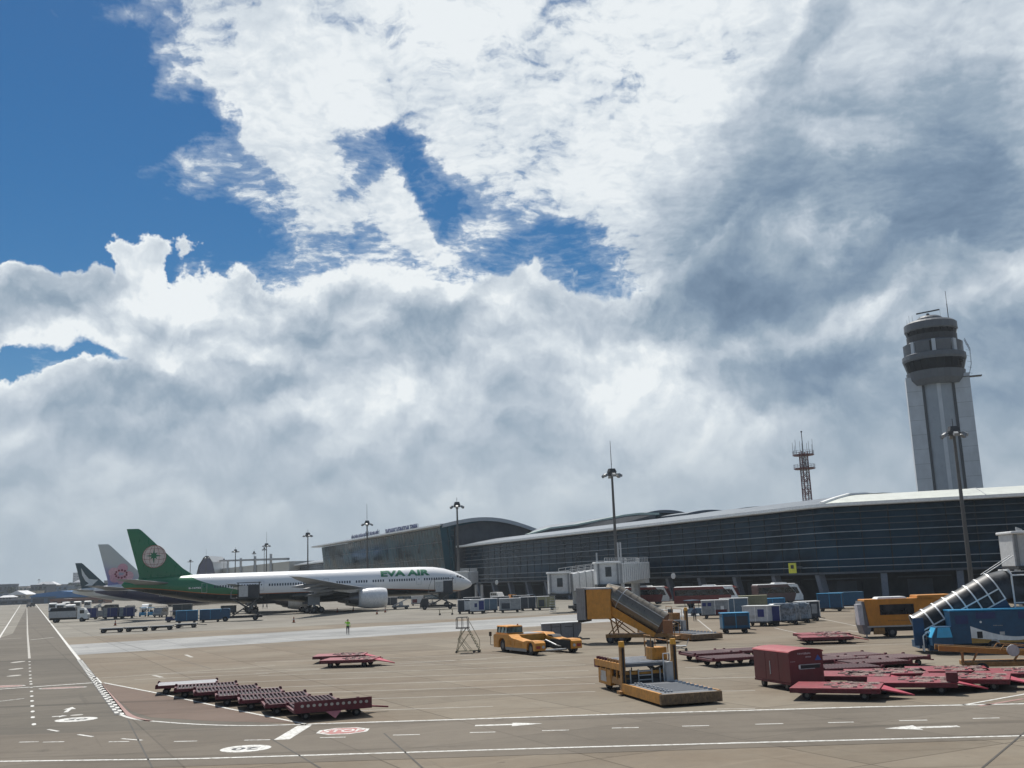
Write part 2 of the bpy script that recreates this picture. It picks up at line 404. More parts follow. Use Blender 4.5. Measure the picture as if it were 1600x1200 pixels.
# ------------------------------------------------------------------ ground
AP = R(27)      # direction of the concrete bays and of the parked airliners
def ground_mat(name, base, tint2, slab=6.0, jointdark=.6, stain=.8, ang=AP, scale=1.0):
    m, b = new_mat(name)
    co = objco()
    n = V.nt.nodes.new('ShaderNodeVectorRotate'); n.rotation_type = 'Z_AXIS'; n.inputs['Angle'].default_value = -ang
    V.nt.links.new(co.s, n.inputs['Vector']); q = V(n.outputs[0])
    x, y, z = sep(q)
    fx = V.op('FLOOR', x / slab); fy = V.op('FLOOR', y / slab)
    wn_ = V.nt.nodes.new('ShaderNodeTexWhiteNoise'); wn_.noise_dimensions = '2D'; V.nt.links.new(comb(fx, fy).s, wn_.inputs['Vector'])
    cell = V(wn_.outputs['Value'])
    big = noise(co, .018, 5, .6); mid = noise(q, .11, 6, .65); fine = noise(co, 1.6, 7, .7); grain = noise(co, 22.0, 3, .6)
    streak = noise(vscale(co, (.03, .55, 1)), 1.0, 6, .62)
    streak2 = noise(vscale(q, (.05, .8, 1)), 1.0, 6, .6)
    c = mixc(ramp(big * .55 + mid * .45, .38, .62), base, tint2)
    hs_ = V.nt.nodes.new('ShaderNodeHueSaturation'); V.nt.links.new(c.s, hs_.inputs['Color'])
    val = .80 + cell * .16 + (fine - .5) * .42 + (mid - .5) * .35 + (grain - .5) * .22
    V.nt.links.new(val.s, hs_.inputs['Value']); c = V(hs_.outputs[0])
    c = mixc(ramp(streak, .54, .74, 0, stain), c, tuple(v * .42 for v in base))
    c = mixc(ramp(streak2, .58, .78, 0, stain * .7), c, tuple(min(1, v * 1.5) for v in tint2))
    c = mixc(ramp(noise(co, .35, 7, .72), .60, .74, 0, stain * .8), c, tuple(v * .38 for v in base))
    c = mixc(ramp(noise(vscale(co, (.045, 2.4, 1)), 1.0, 5, .6), .60, .70, 0, stain * .45), c, tuple(v * .45 for v in base))
    c = mixc(ramp(noise(vscale(q, (1.8, .05, 1)), 1.0, 4, .6), .63, .72, 0, stain * .35), c, tuple(v * .45 for v in base))
    c = mixc(ramp(noise(co, .9, 5, .6), .66, .74, 0, stain * .7), c, tuple(v * .4 for v in base))
    # bay joints
    gx = V.op('ABSOLUTE', V.op('FRACT', x / slab) - .5); gy = V.op('ABSOLUTE', V.op('FRACT', y / slab) - .5)
    j = V.op('MAXIMUM', ramp(gx, .4915, .4955), ramp(gy, .4915, .4955))
    c = mixc(j * jointdark, c, tuple(v * .25 for v in base))
    put(b.inputs['Base Color'], c)
    put(b.inputs['Roughness'], .78 + fine * .2)
    b.inputs['Specular IOR Level'].default_value = .25
    bn = V.nt.nodes.new('ShaderNodeBump'); bn.inputs['Strength'].default_value = .5; bn.inputs['Distance'].default_value = .01
    V.nt.links.new((fine + grain).s, bn.inputs['Height']); V.nt.links.new(bn.outputs[0], b.inputs['Normal'])
    return m
APRON = ground_mat('apron_concrete', (.186, .147, .105), (.215, .188, .145))
FARAP = ground_mat('far_apron', (.205, .188, .158), (.24, .225, .19))
STRIP = ground_mat('pale_concrete', (.27, .275, .27), (.36, .36, .35), slab=6.0)
ROADM = ground_mat('road_surface', (.148, .126, .100), (.172, .150, .120), slab=6.0, jointdark=.3)
REDBR = ground_mat('brown_surface', (.150, .108, .084), (.17, .125, .10), jointdark=.3)
PAINTW = PM('road_white', (.60, .60, .57), .7, dirt=.9, dcol=(.19, .165, .13), scale=3.0, var=.15, dlo=.44)
PAINTF = PM('faded_white', (.36, .345, .31), .75, dirt=.9, dcol=(.20, .18, .14), scale=.8, var=.15)
PAINTR = PM('road_red', (.36, .14, .13), .7, dirt=.6, dcol=(.25, .18, .15), scale=2)
PAINTP = PM('faded_pink', (.27, .155, .135), .75, dirt=.8, dcol=(.17, .13, .10), scale=2)
PAINTB = PM('road_black', (.03, .032, .035), .7)
JOINT = PM('joint_sealant', (.05, .045, .038), .8, dirt=.6, dcol=(.12, .11, .09), scale=.5)
def sheet(name, pts, z, mat, kind='structure'):
    mb = MB(); mb.add([(p[0], p[1], z) for p in pts], [tuple(range(len(pts)))])
    return mb.build(name, mat, kind=kind)
sheet('apron', [(-3500, -600), (3500, -600), (3500, 9000), (-3500, 9000)], 0, APRON)
def path_pts(px): return [G(*p) for p in px]
def line_strip(name, pts, w, z, mat, join=None):
    mb = join or MB(); pts = [Vector((p[0], p[1], 0)) for p in pts]
    L, Rr = [], []
    for i, p in enumerate(pts):
        a = pts[max(0, i - 1)]; b_ = pts[min(len(pts) - 1, i + 1)]
        d = (b_ - a).normalized(); nrm = Vector((-d.y, d.x, 0)) * w / 2
        L.append((p.x + nrm.x, p.y + nrm.y, z)); Rr.append((p.x - nrm.x, p.y - nrm.y, z))
    n = len(pts); mb.add(L + Rr, [(i, i + n, i + n + 1, i + 1) for i in range(n - 1)])
    if join is None: return mb.build(name, mat, kind='structure')
def smooth_path(pts, n=8):
    """Catmull-Rom through surveyed points"""
    P = [pts[0]] + list(pts) + [pts[-1]]; out = []
    for i in range(1, len(P) - 2):
        for k in range(n):
            t = k / n
            out.append(.5 * ((2 * P[i]) + (-P[i - 1] + P[i + 1]) * t + (2 * P[i - 1] - 5 * P[i] + 4 * P[i + 1] - P[i + 2]) * t * t + (-P[i - 1] + 3 * P[i] - 3 * P[i + 1] + P[i + 2]) * t ** 3))
    out.append(P[-2]); return out
Z1, Z2, Z3, Z4 = .004, .008, .012, .016
# pale strip across the apron
dA = Vector((math.cos(R(28)), math.sin(R(28)), 0))
lo0, lo1 = G(0, 1031), G(800, 981); hi0, hi1 = G(0, 1014), G(800, 966)
dlo = (lo1 - lo0).normalized(); dhi = (hi1 - hi0).normalized()
sheet('concrete_strip', [lo0 - dlo * 400, lo1 + dlo * 75, hi1 + dhi * 70, hi0 - dhi * 400], Z1, STRIP)
# service road, its left branch and the brown islands
rU = lambda x: 45.7 - .034 * (x + 9.5)
ff0, ff1 = G(0, 1001), G(420, 981); dff = (ff1 - ff0).normalized(); nff = Vector((-dff.y, dff.x, 0))
sheet('far_apron', [ff0 - dff * 500, ff1 + dff * 260, ff1 + dff * 260 + nff * 900, ff0 - dff * 500 + nff * 900], Z1 - .002, FARAP)
sheet('service_road', [(-300, 45.7 + .02 * 290), (-9.5, 45.6), (120, rU(120)), (120, 33.5), (-300, 42.5)], Z2, ROADM)
sheet('taxi_lane', [G(0, 1190), G(190, 1178), G(480, 1134), G(330, 1124), G(212, 1113), G(150, 1064), G(112, 1016), G(60, 950), G(43, 946), G(20, 990), G(-160, 1050), G(-300, 1160)], Z1 + .002, ground_mat('lane_surface', (.118, .105, .086), (.138, .122, .098), jointdark=.4))
sheet('brown_island', [G(152, 1066), G(470, 1130), G(330, 1127), G(235, 1121), G(206, 1112)], Z3 - .002, REDBR)
mk = MB()
line_strip('', [(-400, 39.6 + 4)] + path_pts([(0, 1190), (300, 1186), (600, 1177), (900, 1168), (1200, 1160), (1600, 1150)]) + [(80, 34)], .20, Z3, None, mk)
line_strip('', path_pts([(470, 1132), (700, 1125), (1000, 1115), (1350, 1105), (1600, 1100)]) + [(80, 42.3)], .24, Z3, None, mk)
line_strip('', smooth_path(path_pts([(188, 1117), (212, 1124), (262, 1129), (330, 1133), (400, 1134), (475, 1132)])), .18, Z3, None, mk)
line_strip('', path_pts([(162, 1067), (240, 1082), (360, 1108), (485, 1133)]), .17, Z3, None, mk)
line_strip('', path_pts([(-80, 1082), (0, 1077), (146, 1067)]), .34, Z3, None, mk)
line_strip('', [G(1505, 1102), G(1600, 1085), G(1720, 1062)], .16, Z3, None, mk)
mk.build('road_edge_line', PAINTW, kind='structure')
dl = MB()
for x, y, w in [(-58, 1160, 30), (30, 1160, 30), (67, 1160, 33), (170, 1159.5, 32), (272, 1159, 36), (382, 1157, 40), (500, 1153, 40), (614, 1149, 42), (734, 1145, 40), (847, 1142, 42), (956, 1138, 42), (1066, 1135, 42), (1180, 1132, 44), (1294, 1129.5, 40), (1405, 1126.5, 44), (1520, 1123, 42), (1640, 1120, 42)]:
    a, b_ = G(x, y), G(x + w, y - w * .022); line_strip('', [a, b_], .13, Z3, None, dl)
for a, b_ in [((75, 1140), (91, 1143)), ((122, 1148), (145, 1151.5)), ((190, 1154.5), (222, 1157)), ((-30, 1131), (-8, 1135)), ((0, 1096), (38, 1091.5))]:
    line_strip('', [G(*a), G(*b_)], .15, Z3, None, dl)
dl.build('lane_dash', PAINTW, kind='structure')
line_strip('stop_bar', path_pts([(440, 1156), (476, 1134)]), .62, Z3, PAINTW)
line_strip('stop_bar', path_pts([(147, 1059), (155, 1068)]), .4, Z4, PAINTW)
# zebra-edged road line: two staggered rows of white blocks on a black band
zb = MB(); A_, B_ = G(188, 1117), G(124, 1031)
dv = (B_ - A_); Lz = dv.length; dv.normalize(); nv = Vector((-dv.y, dv.x, 0))
nblk = int(Lz / 1.5)
for i in range(nblk):
    for sgn, off in ((-1, 0), (1, .75)):
        p0 = A_ + dv * (i * 1.5 + off) + nv * sgn * .105
        line_strip('', [p0, p0 + dv * .78], .19, Z4, None, zb)
zb.build('zipper_marking', PAINTW, kind='structure')
line_strip('zipper_band', [A_, B_], .50, Z3, PM('band_grey', (.055, .055, .052), .8))
line_strip('lane_line', [B_] + path_pts([(112, 1016), (85, 981), (58, 947), (50, 937)]), .28, Z3, PAINTW)
line_strip('lane_line', path_pts([(-60, 1090), (0, 995), (28, 951), (36, 938)]), .24, Z3, PAINTW)
line_strip('lane_line', path_pts([(46, 1029), (43, 990), (42, 950)]), .22, Z3, PAINTF)
line_strip('lane_line', path_pts([(0, 999), (34, 997)]), .5, Z3, PAINTF)
line_strip('lane_line', path_pts([(47, 1000), (84, 996)]), .5, Z3, PAINTF)
dots = MB()
for px, py in [(46, 1034), (46.2, 1039), (46.6, 1044), (47, 1049), (47.2, 1055), (47.6, 1060), (48, 1065), (48.5, 1069), (49, 1074), (49.3, 1080.5), (49.7, 1088), (50, 1095.5), (50.5, 1103.5), (51, 1112), (51.3, 1121), (53, 1132)]:
    c = G(px, py); u = Vector((c.x, c.y, 0)).normalized(); w_ = Vector((-u.y, u.x, 0)); dots.add([tuple(Vector((c.x, c.y, Z3)) + w_ * .10 * math.cos(k * math.pi / 5) + u * .45 * math.sin(k * math.pi / 5)) for k in range(10)], [tuple(range(10))])
dots.build('lane_dot', PAINTW, kind='structure')
line_strip('red_line', smooth_path(path_pts([(158, 1072), (182, 1098), (203, 1118), (235, 1127)])), .28, Z3, PAINTP)
line_strip('red_line', [G(1530, 1103.5), G(1600, 1092)], .22, Z3, PAINTP)
# stand lines painted across the equipment park
pk = MB()
for py, x0, x1 in [(1025, 430, 905), (1032, 560, 760), (1038, 300, 905), (1046, 430, 920), (1055, 330, 925), (1065, 420, 940), (1075.5, 470, 935), (1088, 560, 935), (1106, 560, 770)]:
    p = G(700, py); k = -.035
    xa, xb = G(x0, py).x, G(x1, py).x
    line_strip('', [(xa, p.y + k * (xa - p.x)), (xb, p.y + k * (xb - p.x))], .13, Z1, None, pk)
for a, b_ in [((150, 1060), (430, 1040)), ((210, 1062), (420, 1052)), ((400, 1052), (800, 1026)), ((1062, 1061), (1180, 1058)), ((1070, 1043), (1176, 1041)), ((1090, 968), (1118, 991)), ((1210, 981), (1262, 993)), ((1275, 965), (1338, 978)), ((1060, 1081), (1180, 1079)),
              ((1290, 1010), (1420, 1006)), ((1325, 985), (1345, 988)), ((1300, 960), (1340, 958)), ((1120, 1108), (1180, 1107))]:
    line_strip('', path_pts([a, b_]), .14, Z1, None, pk)
pk.build('stand_line', PAINTF, kind='structure')
for a, b_ in [((240, 1055), (253, 1058.5)), ((290, 1023), (300, 1027))]:
    line_strip('stand_tick', path_pts([a, b_]), .3, Z1, PAINTF)
# long expansion joints
jt = MB()
for a, b_ in [((200, 1125), (238, 1200)), ((424, 1155), (500, 1200)), ((600, 1146), (660, 1200)), ((120, 985), (330, 1045)), ((1535, 1200), (1610, 1137)), ((400, 1003), (760, 1046)), ((560, 990), (900, 1020))]:
    p, q = G(*a), G(*b_)
    line_strip('', [p, q], .07, Z1 if b_[1] < 1100 else Z3, None, jt)
jt.build('expansion_joint', JOINT, kind='structure')
# roundels, octagon and arrows painted on the road
def disc_mark(name, px, py, rx, ry, mat, z=Z3, n=28, rot=0):
    c = G(px, py); mb = MB()
    mb.add([(c.x + rx * math.cos(2 * math.pi * (k + .5) / n + rot), c.y + ry * math.sin(2 * math.pi * (k + .5) / n + rot), z) for k in range(n)], [tuple(range(n))])
    return mb.build(name, mat, kind='structure')
def ground_text(body, px, py, size, mat, z, sx=1.0, sy=1.0, rot=0.0):
    c = G(px, py); me = text_mesh(body, size, 0.0, True); me.transform(Matrix.Translation((c.x, c.y, z)) @ Matrix.Rotation(rot, 4, 'Z') @ Matrix.Diagonal((sx, sy, 1, 1)))
    me.materials.clear(); me.materials.append(mat)
    o = bpy.data.objects.new('road_lettering', me); COL.objects.link(o); o['kind'] = 'structure'; return o
disc_mark('stop_octagon', 536, 1142.5, 1.13, .98, PAINTW, Z3, 8); disc_mark('stop_octagon_fill', 536, 1142.5, .97, .82, PAINTR, Z4, 8)
ground_text('STOP', 536, 1142.5, .72, PAINTW, .020, 1.0, 1.5)
disc_mark('speed_roundel', 384, 1170, .95, .82, PAINTW); ground_text('20', 384, 1170, .8, PAINTB, Z4, 1.3, 1.0, math.pi)
disc_mark('speed_roundel', 119, 1124.5, .98, .85, PAINTW); ground_text('30', 119, 1124.5, .8, PAINTB, Z4, 1.3, 1.0)
disc_mark('warning_roundel', 98, 1075, 1.55, .55, PAINTW); disc_mark('warning_roundel_fill', 98, 1075, 1.4, .42, PAINTP, Z4)
disc_mark('warning_roundel', 2, 1073, 1.6, .8, PAINTW); disc_mark('warning_roundel_fill', 2, 1073, 1.45, .65, PAINTP, Z4)
def arrow(px, py, ang, L, W, mat=PAINTW):
    c = G(px, py); mb = MB()
    P = [(-L / 2, -W * .16), (L * .05, -W * .16), (L * .05, -W / 2), (L / 2, 0), (L * .05, W / 2), (L * .05, W * .16), (-L / 2, W * .16)]
    ca, sa = math.cos(ang), math.sin(ang)
    mb.add([(c.x + x * ca - y * sa, c.y + x * sa + y * ca, Z3) for x, y in P], [(0, 1, 5, 6), (2, 3, 4)])
    mb.build('lane_arrow', mat, kind='structure')
arrow(108, 1109, R(106), 2.4, .62); arrow(795, 1132.5, R(-2), 2.8, 1.0); arrow(1440, 1137, R(178), 2.7, 1.1); arrow(93, 1119.5, R(12), .7, .8)
for k, (px, py) in enumerate([(28, 1034.5), (25, 1045.5), (22, 1056)]):
    disc_mark('worn_marking', px, py, .5, 1.1 - .2 * k, PAINTF, Z3, 7)
wm = disc_mark('service_cover', 120, 1117.5, .3, .3, PAINTF)

# ------------------------------------------------------------------ terminal
GLASSD = GLASS('terminal_glass', (.010, .024, .038), .16, .14)
GLASSH = GLASS('hall_glass', (.010, .036, .046), .10, .18)
FIN = PM('fin_metal', (.085, .10, .12), .5, .3, dirt=.3)
FINL = PM('fin_pale', (.24, .27, .30), .45, .3, dirt=.3)
EAVE = PM('eave_white', (.80, .80, .78), .4, dirt=.1)
ROOFM = PM('roof_metal', (.12, .14, .165), .45, .5, var=.1, scale=.15, dirt=.3)
ROOFL = PM('roof_pale', (.50, .52, .48), .5, .2, var=.08, scale=.2, dirt=.2)
CONC = PM('column_concrete', (.20, .22, .26), .8, var=.1, dirt=.2)
WALLD = PM('undercroft_wall', (.055, .062, .07), .8, var=.3, scale=.3, dirt=.4)
WALLB = PM('wall_cladding', (.10, .115, .14), .7, var=.15, scale=.3)
GREENR = PM('green_roof_edge', (.32, .42, .38), .6)
term = thing('terminal_building', 'long dark glass airport terminal with white roof edge and horizontal fins', 'terminal', (0, 0, 0))
C0 = Vector((52, 170, 0)); DL = Vector((-.423, .906, 0)).normalized(); DR = Vector((.955, -.297, 0)).normalized()
def facade_path(rad=7.0, Lr=120.0, Ll=640.0):
    # right end -> rounded corner -> far left end
    ang = math.acos(max(-1, min(1, (-DR).dot(DL)))); tl = rad * math.tan((math.pi - (math.pi - ang)) / 2)
    p1, p2 = C0 + DR * tl, C0 + DL * tl
    out = [C0 + DR * Lr, C0 + DR * (Lr * .6), p1]
    for i in range(1, 8):
        t = i / 8; out.append(p1 * (1 - t) ** 2 + C0 * 2 * t * (1 - t) + p2 * t * t)
    out.append(p2)
    return out, p2
FP, FP2 = facade_path()
for q in (40, 80, 130, 200, 290, 400, 520, 640): FP.append(C0 + DL * q)
def normals(P):
    N = []
    for i in range(len(P)):
        a, b_ = P[max(0, i - 1)], P[min(len(P) - 1, i + 1)]
        d = (b_ - a).normalized(); N.append(Vector((-d.y, d.x, 0)) * -1)    # towards the building
    return N
FN = normals(FP)
if FN[-1].dot(Vector((.9, .42, 0))) < 0: FN = [-n for n in FN]
def sweep(name, prof, mat, parent=term, P=FP, N=FN, caps=True, kind=None):
    """prof: list of (inward offset, height), closed"""
    rings = [[(p.x + n.x * o, p.y + n.y * o, z) for o, z in prof] for p, n in zip(P, N)]
    return MB().loft(rings, caps=caps, smooth=False).build(name, mat, parent, kind=kind)
def rect(o0, o1, z0, z1): return [(o0, z0), (o1, z0), (o1, z1), (o0, z1)]
sweep('eave', [(-2.6, 15.55), (-2.2, 15.45), (4, 15.7), (4, 16.0), (-2.6, 16.05)], EAVE)
ROOFP = [(-2.3, 16.06), (3, 17.0), (9, 17.9), (16, 18.3), (24, 18.2), (40, 17.3), (40, 15.6), (-2.3, 15.62)]
KI = 6
sweep('roof', ROOFP, ROOFM, P=FP[KI:], N=FN[KI:])
sweep('roof', ROOFP, PM('roof_pale', (.40, .42, .40), .5, .1, var=.06, scale=.2, dirt=.15), P=FP[:KI + 1], N=FN[:KI + 1])
rk = MB()
for (o0, z0), (o1, z1) in zip(ROOFP[:5], ROOFP[1:6]):
    p_, n_ = FP[KI], FN[KI]; rk.beam((p_.x + n_.x * o0, p_.y + n_.y * o0, z0 + .1), (p_.x + n_.x * o1, p_.y + n_.y * o1, z1 + .1), .7, .5)
rk.build('roof_ridge', EAVE, term)
for k in range(2, 11):                        # seams of the pale roof
    d_ = (FP[0] - FP[2]) * (k / 11); q_ = MB(); n_ = FN[0]
    for (o0, z0), (o1, z1) in zip(ROOFP[:4], ROOFP[1:5]):
        p_ = FP[2] + d_; q_.beam((p_.x + n_.x * o0, p_.y + n_.y * o0, z0 + .04), (p_.x + n_.x * o1, p_.y + n_.y * o1, z1 + .04), .12, .12)
    q_.build('roof_seam', LGREY, term)
sweep('soffit', rect(.0, 30, 4.55, 4.78), WALLD)
sweep('upper_floor', rect(1.2, 38, 4.8, 15.4), WALLD)
sweep('undercroft_wall', rect(9, 36, 0, 4.5), WALLD)
for z, w in ((14.5, .5), (13.4, .45), (12.4, .3), (11.3, .55), (10.1, .5), (8.9, .5), (6.8, .5), (5.6, .55)):
    sweep('fin', rect(-w, .12, z, z + .13), FINL if z in (11.3, 8.9, 6.8, 5.6) else FIN)
sweep('base_beam', rect(-.35, .3, 4.5, 4.82), FIN)
# glass panes between the fins, one by one as far as they can be told apart
levels = [(4.84, 5.58), (5.75, 6.78), (6.95, 8.88), (9.05, 10.08), (10.25, 11.28), (11.45, 13.38), (13.55, 14.48), (14.65, 15.4)]
def along(P, d):
    for i in range(len(P) - 1):
        s_ = (P[i + 1] - P[i]).length
        if d <= s_ or i == len(P) - 2: return P[i] + (P[i + 1] - P[i]) * (d / s_), (P[i + 1] - P[i]).normalized()
        d -= s_
total_len = sum((FP[i + 1] - FP[i]).length for i in range(len(FP) - 1))
pane_mesh = {}; d = 62.0; PW = 4.4; cnt = 0; rest = MB(); mul = MB()
while d < total_len - PW:
    p, dr = along(FP, d); q, dr2 = along(FP, d + PW - .14)
    mid = (p + q) / 2; dirv = (q - p).normalized(); nrm = Vector((-dirv.y, dirv.x, 0)); ang = math.atan2(dirv.y, dirv.x)
    if nrm.dot(FN[-1]) < 0: nrm = -nrm
    near = cnt + len(levels) <= 288
    for li, (z0, z1) in enumerate(levels):
        if near:
            if li not in pane_mesh:
                me = MB().box(-PW / 2 + .07, PW / 2 - .07, -.03, .03, 0, z1 - z0).mesh('pane'); me.materials.append(GLASSD); pane_mesh[li] = me
            tilt = random.uniform(-.012, .012)
            inst('pane', pane_mesh[li], term, (mid.x + nrm.x * .5, mid.y + nrm.y * .5, z0), (tilt, 0, ang + random.uniform(-.006, .006))); cnt += 1
        else:
            rest.box(-PW / 2 + .07, PW / 2 - .07, -.03, .03, 0, z1 - z0, M=Matrix.Translation((mid.x + nrm.x * .5, mid.y + nrm.y * .5, z0)) @ Matrix.Rotation(ang, 4, 'Z'))
    mul.beam((p.x + nrm.x * .45, p.y + nrm.y * .45, 4.85), (p.x + nrm.x * .45, p.y + nrm.y * .45, 15.3), .09, .16)
    d += PW
rest.build('far_panes', GLASSD, term, kind='stuff'); mul.build('mullions', DARK, term, kind='stuff')
# slanting columns and undercroft doors
d = 66.0
while d < total_len - 12:
    p, dr = along(FP, d); n_ = Vector((-dr.y, dr.x, 0))
    if n_.dot(FN[-1]) < 0: n_ = -n_
    a = p + n_ * 1.7; b_ = p + n_ * .6
    MB().beam((a.x, a.y, 0), (b_.x, b_.y, 4.54), 1.25, 1.0, up=dr).build('column', CONC, term)
    c = p + n_ * 8.9 + dr * 5.5
    M = Matrix.Translation(c) @ Matrix.Rotation(math.atan2(dr.y, dr.x), 4, 'Z')
    if random.random() < .8: MB().box(-2.0, 2.0, -.06, .06, .02, 3.2, M=M).build('loading_door', WALLB, term)
    M2 = Matrix.Translation(p + n_ * 5.0 + dr * 5) @ Matrix.Rotation(math.atan2(dr.y, dr.x), 4, 'Z')
    MB().box(-4.2, 4.2, -.05, .05, 3.55, 3.75, M=M2).build('pipe_rail', FIN, term)
    d += 11.5
# taller hall half-way along
H0, H1 = C0 + DL * 163, C0 + DL * 322
hn = FN[-1]
def hall(name, prof, mat, a=H0, b_=H1, **k):
    n = 12; P = [a + (b_ - a) * (i / n) for i in range(n + 1)]
    return sweep(name, prof, mat, P=P, N=[hn] * len(P), **k)
hall('hall_glazing', [(-3.6, 0), (-3.6, 10), (-5.0, 22.1), (-4.2, 22.1), (-2.8, 0)], GLASSH)
arc = []
for i in range(15):
    t = i / 14; o = -7.4 + 34 * t; z = 22.7 - 2.6 * t + 3.1 * math.sin(math.pi * t); arc.append((o, z))
hall('hall_roof', arc + [(o, z - .35) for o, z in arc[::-1]], ROOFM, a=H0 - DL * 1.5, b_=H1 + DL * 8)
hall('hall_eave', [(-7.8, 22.45), (-7.8, 22.95), (-6.8, 23.0), (-4.2, 22.6), (-4.2, 22.3)], EAVE, a=H0, b_=H1 + DL * 8)
hall('hall_core', [(-2.7, 0), (-2.7, 21.9), (6, 23.5), (16, 23.0), (24, 20), (24, 0)], WALLD)
# end wall of the hall under its arched fascia
eo = H0 + DL * 1.0
def epoint(o, z, k=0.0): p = eo + hn * o - DL * k; return (p.x, p.y, z)
ew = [epoint(o, z - .4) for o, z in arc] ; ew2 = [epoint(26, 0), epoint(-4.9, 0)]
MB().add(ew + ew2, [tuple(range(len(ew) + 2))]).build('end_glazing', GLASSH, term)
fas = MB()
for (o0, z0), (o1, z1) in zip(arc[:-1], arc[1:]):
    fas.add([epoint(o0, z0 + .15, 2.6), epoint(o1, z1 + .15, 2.6), epoint(o1, z1 - 1.0, 2.6), epoint(o0, z0 - 1.0, 2.6), epoint(o0, z0 + .15, 1.9), epoint(o1, z1 + .15, 1.9), epoint(o1, z1 - 1.0, 1.9), epoint(o0, z0 - 1.0, 1.9)],
            [(0, 1, 2, 3), (7, 6, 5, 4), (0, 4, 5, 1), (3, 2, 6, 7)])
fas.build('arched_fascia', LGREY, term)
for z in (21.0, 19.2): MB().beam(epoint(-4.5, z, .3), epoint(24, z, .3), .12, .14).build('end_fin', FIN, term)
for i in range(1, 12): MB().beam(epoint(-3.5 + i * 2.3, 15, .12), epoint(-3.5 + i * 2.3, 21.4 + 2.2 * math.sin(math.pi * i / 12.5), .12), .1, .1).build('end_mullion', FIN, term)
hm = MB(); L_ = (H1 - H0).length
for i in range(int(L_ / 3)):
    p = H0 + DL * (i * 3 + 1); a = p + hn * -3.7; b_ = p + hn * -5.05
    hm.beam((a.x, a.y, 5), (b_.x, b_.y, 22.0), .07, .08)
hm.build('hall_mullions', DARK, term, kind='stuff')
for z in (7.5, 12.5, 17.6): hall('hall_fin', rect(-3.8 - .108 * max(0, z - 10), -3.5, z, z + .10), FIN)
# vaulted roofs further back
def vault(px0, px1, pk, base_px, Y0, depth, name='vault_roof', mat=ROOFM, thick=.8):
    a = AT(px0, base_px[0], Y0); b_ = AT(px1, base_px[1], Y0 + 4); pt = AT((px0 + px1) / 2, pk, Y0 + 2)
    rings_o, rings_i = [], []
    for i in range(15):
        t = i / 14; p = a.lerp(b_, t); hgt = pt.z - (a.z + b_.z) / 2
        p = p + Vector((0, 0, hgt * (1 - (2 * t - 1) ** 2))); rings_o.append(p)
    dv = DL * depth
    top = [[tuple(p), tuple(p + dv), tuple(p + dv - Vector((0, 0, thick))), tuple(p - Vector((0, 0, thick)))] for p in rings_o]
    MB().loft(top, smooth=False).build(name, mat, term)
    wall = [tuple(p + DL * 1.2 - Vector((0, 0, thick * .5))) for p in rings_o] + [(b_.x, b_.y + 1, 15.5), (a.x, a.y + 1, 15.5)]
    MB().add(wall, [tuple(range(len(wall)))]).build('vault_glazing', GLASSH, term)
vault(985, 1078, 797, (812, 803), 262, 60)
vault(1074, 1140, 796.5, (802, 799), 252, 80, mat=ROOFM)
vault(1140, 1215, 791.5, (798, 792), 238, 80, mat=ROOFM)
ge = [AT(x, y, 300 - (x - 828) * .25) for x, y in [(826, 834), (860, 824), (900, 819), (940, 811), (975, 804), (1000, 801), (1030, 801)]]
MB().loft([[tuple(p), tuple(p + DL * 2.5), tuple(p + DL * 2.5 - Vector((0, 0, .45))), tuple(p - Vector((0, 0, .45)))] for p in ge], smooth=False).build('wavy_roof', GREENR, term)
MB().add([tuple(p + DL * 2 - Vector((0, 0, .3))) for p in ge] + [(ge[-1].x, ge[-1].y, 14), (ge[0].x, ge[0].y, 14)], [tuple(range(len(ge) + 2))]).build('wavy_wall', WALLD, term)
# roof lettering on the hall
SIGNB = PM('sign_blue', (.012, .035, .16), .4, dirt=0); SIGNW = PM('sign_back', (.5, .6, .72), .5, dirt=0)
def roof_sign(body, pa, pb, Ya, Yb, hgt, label):
    a, b_ = AT(*pa, Ya), AT(*pb, Yb); z = (a.z + b_.z) / 2; a.z = b_.z = 0
    dirv = (b_ - a); Ls = dirv.length; dirv.normalize()
    t = thing('roof_sign', label, 'sign', ((a + b_) / 2 + Vector((0, 0, z))), math.atan2(dirv.y, dirv.x), 'lettering on the terminal roof')
    me = text_mesh(body, 1.0, .06, True); xs = [v.co.x for v in me.vertices]; ys = [v.co.y for v in me.vertices]
    sx = Ls / (max(xs) - min(xs)); sy = hgt / (max(ys) - min(ys)); me.transform(Matrix.Diagonal((sx, sy, 1, 1)))
    me.transform(Matrix.Rotation(math.pi / 2, 4, 'X')); me.materials.clear(); me.materials.append(SIGNB)
    o = bpy.data.objects.new('lettering', me); COL.objects.link(o); o.parent = t
    fr = MB()
    fr.box(-Ls / 2, Ls / 2, .35, .45, -hgt * .62, -hgt * .56)
    for i in range(12): fr.beam((-Ls / 2 + Ls * i / 11, .4, -hgt * .6 - 1.4), (-Ls / 2 + Ls * i / 11, .2, hgt * .45), .10)
    fr.build('frame', GREY, t)
yz = lambda px: H0.y + (H1.y - H0.y) * (690 - px) / (690 - 502.0)
roof_sign('CẢNG HÀNG KHÔNG QUỐC TẾ TÂN SƠN NHẤT', (549, 840), (592, 832), 428, 392, 2.2, 'blue roof lettering nearest the left end of the terminal hall')
roof_sign('TANSONNHAT INTERNATIONAL TERMINAL', (602, 831), (653, 824.5), 385, 351, 2.2, 'blue roof lettering near the arched end of the terminal hall')
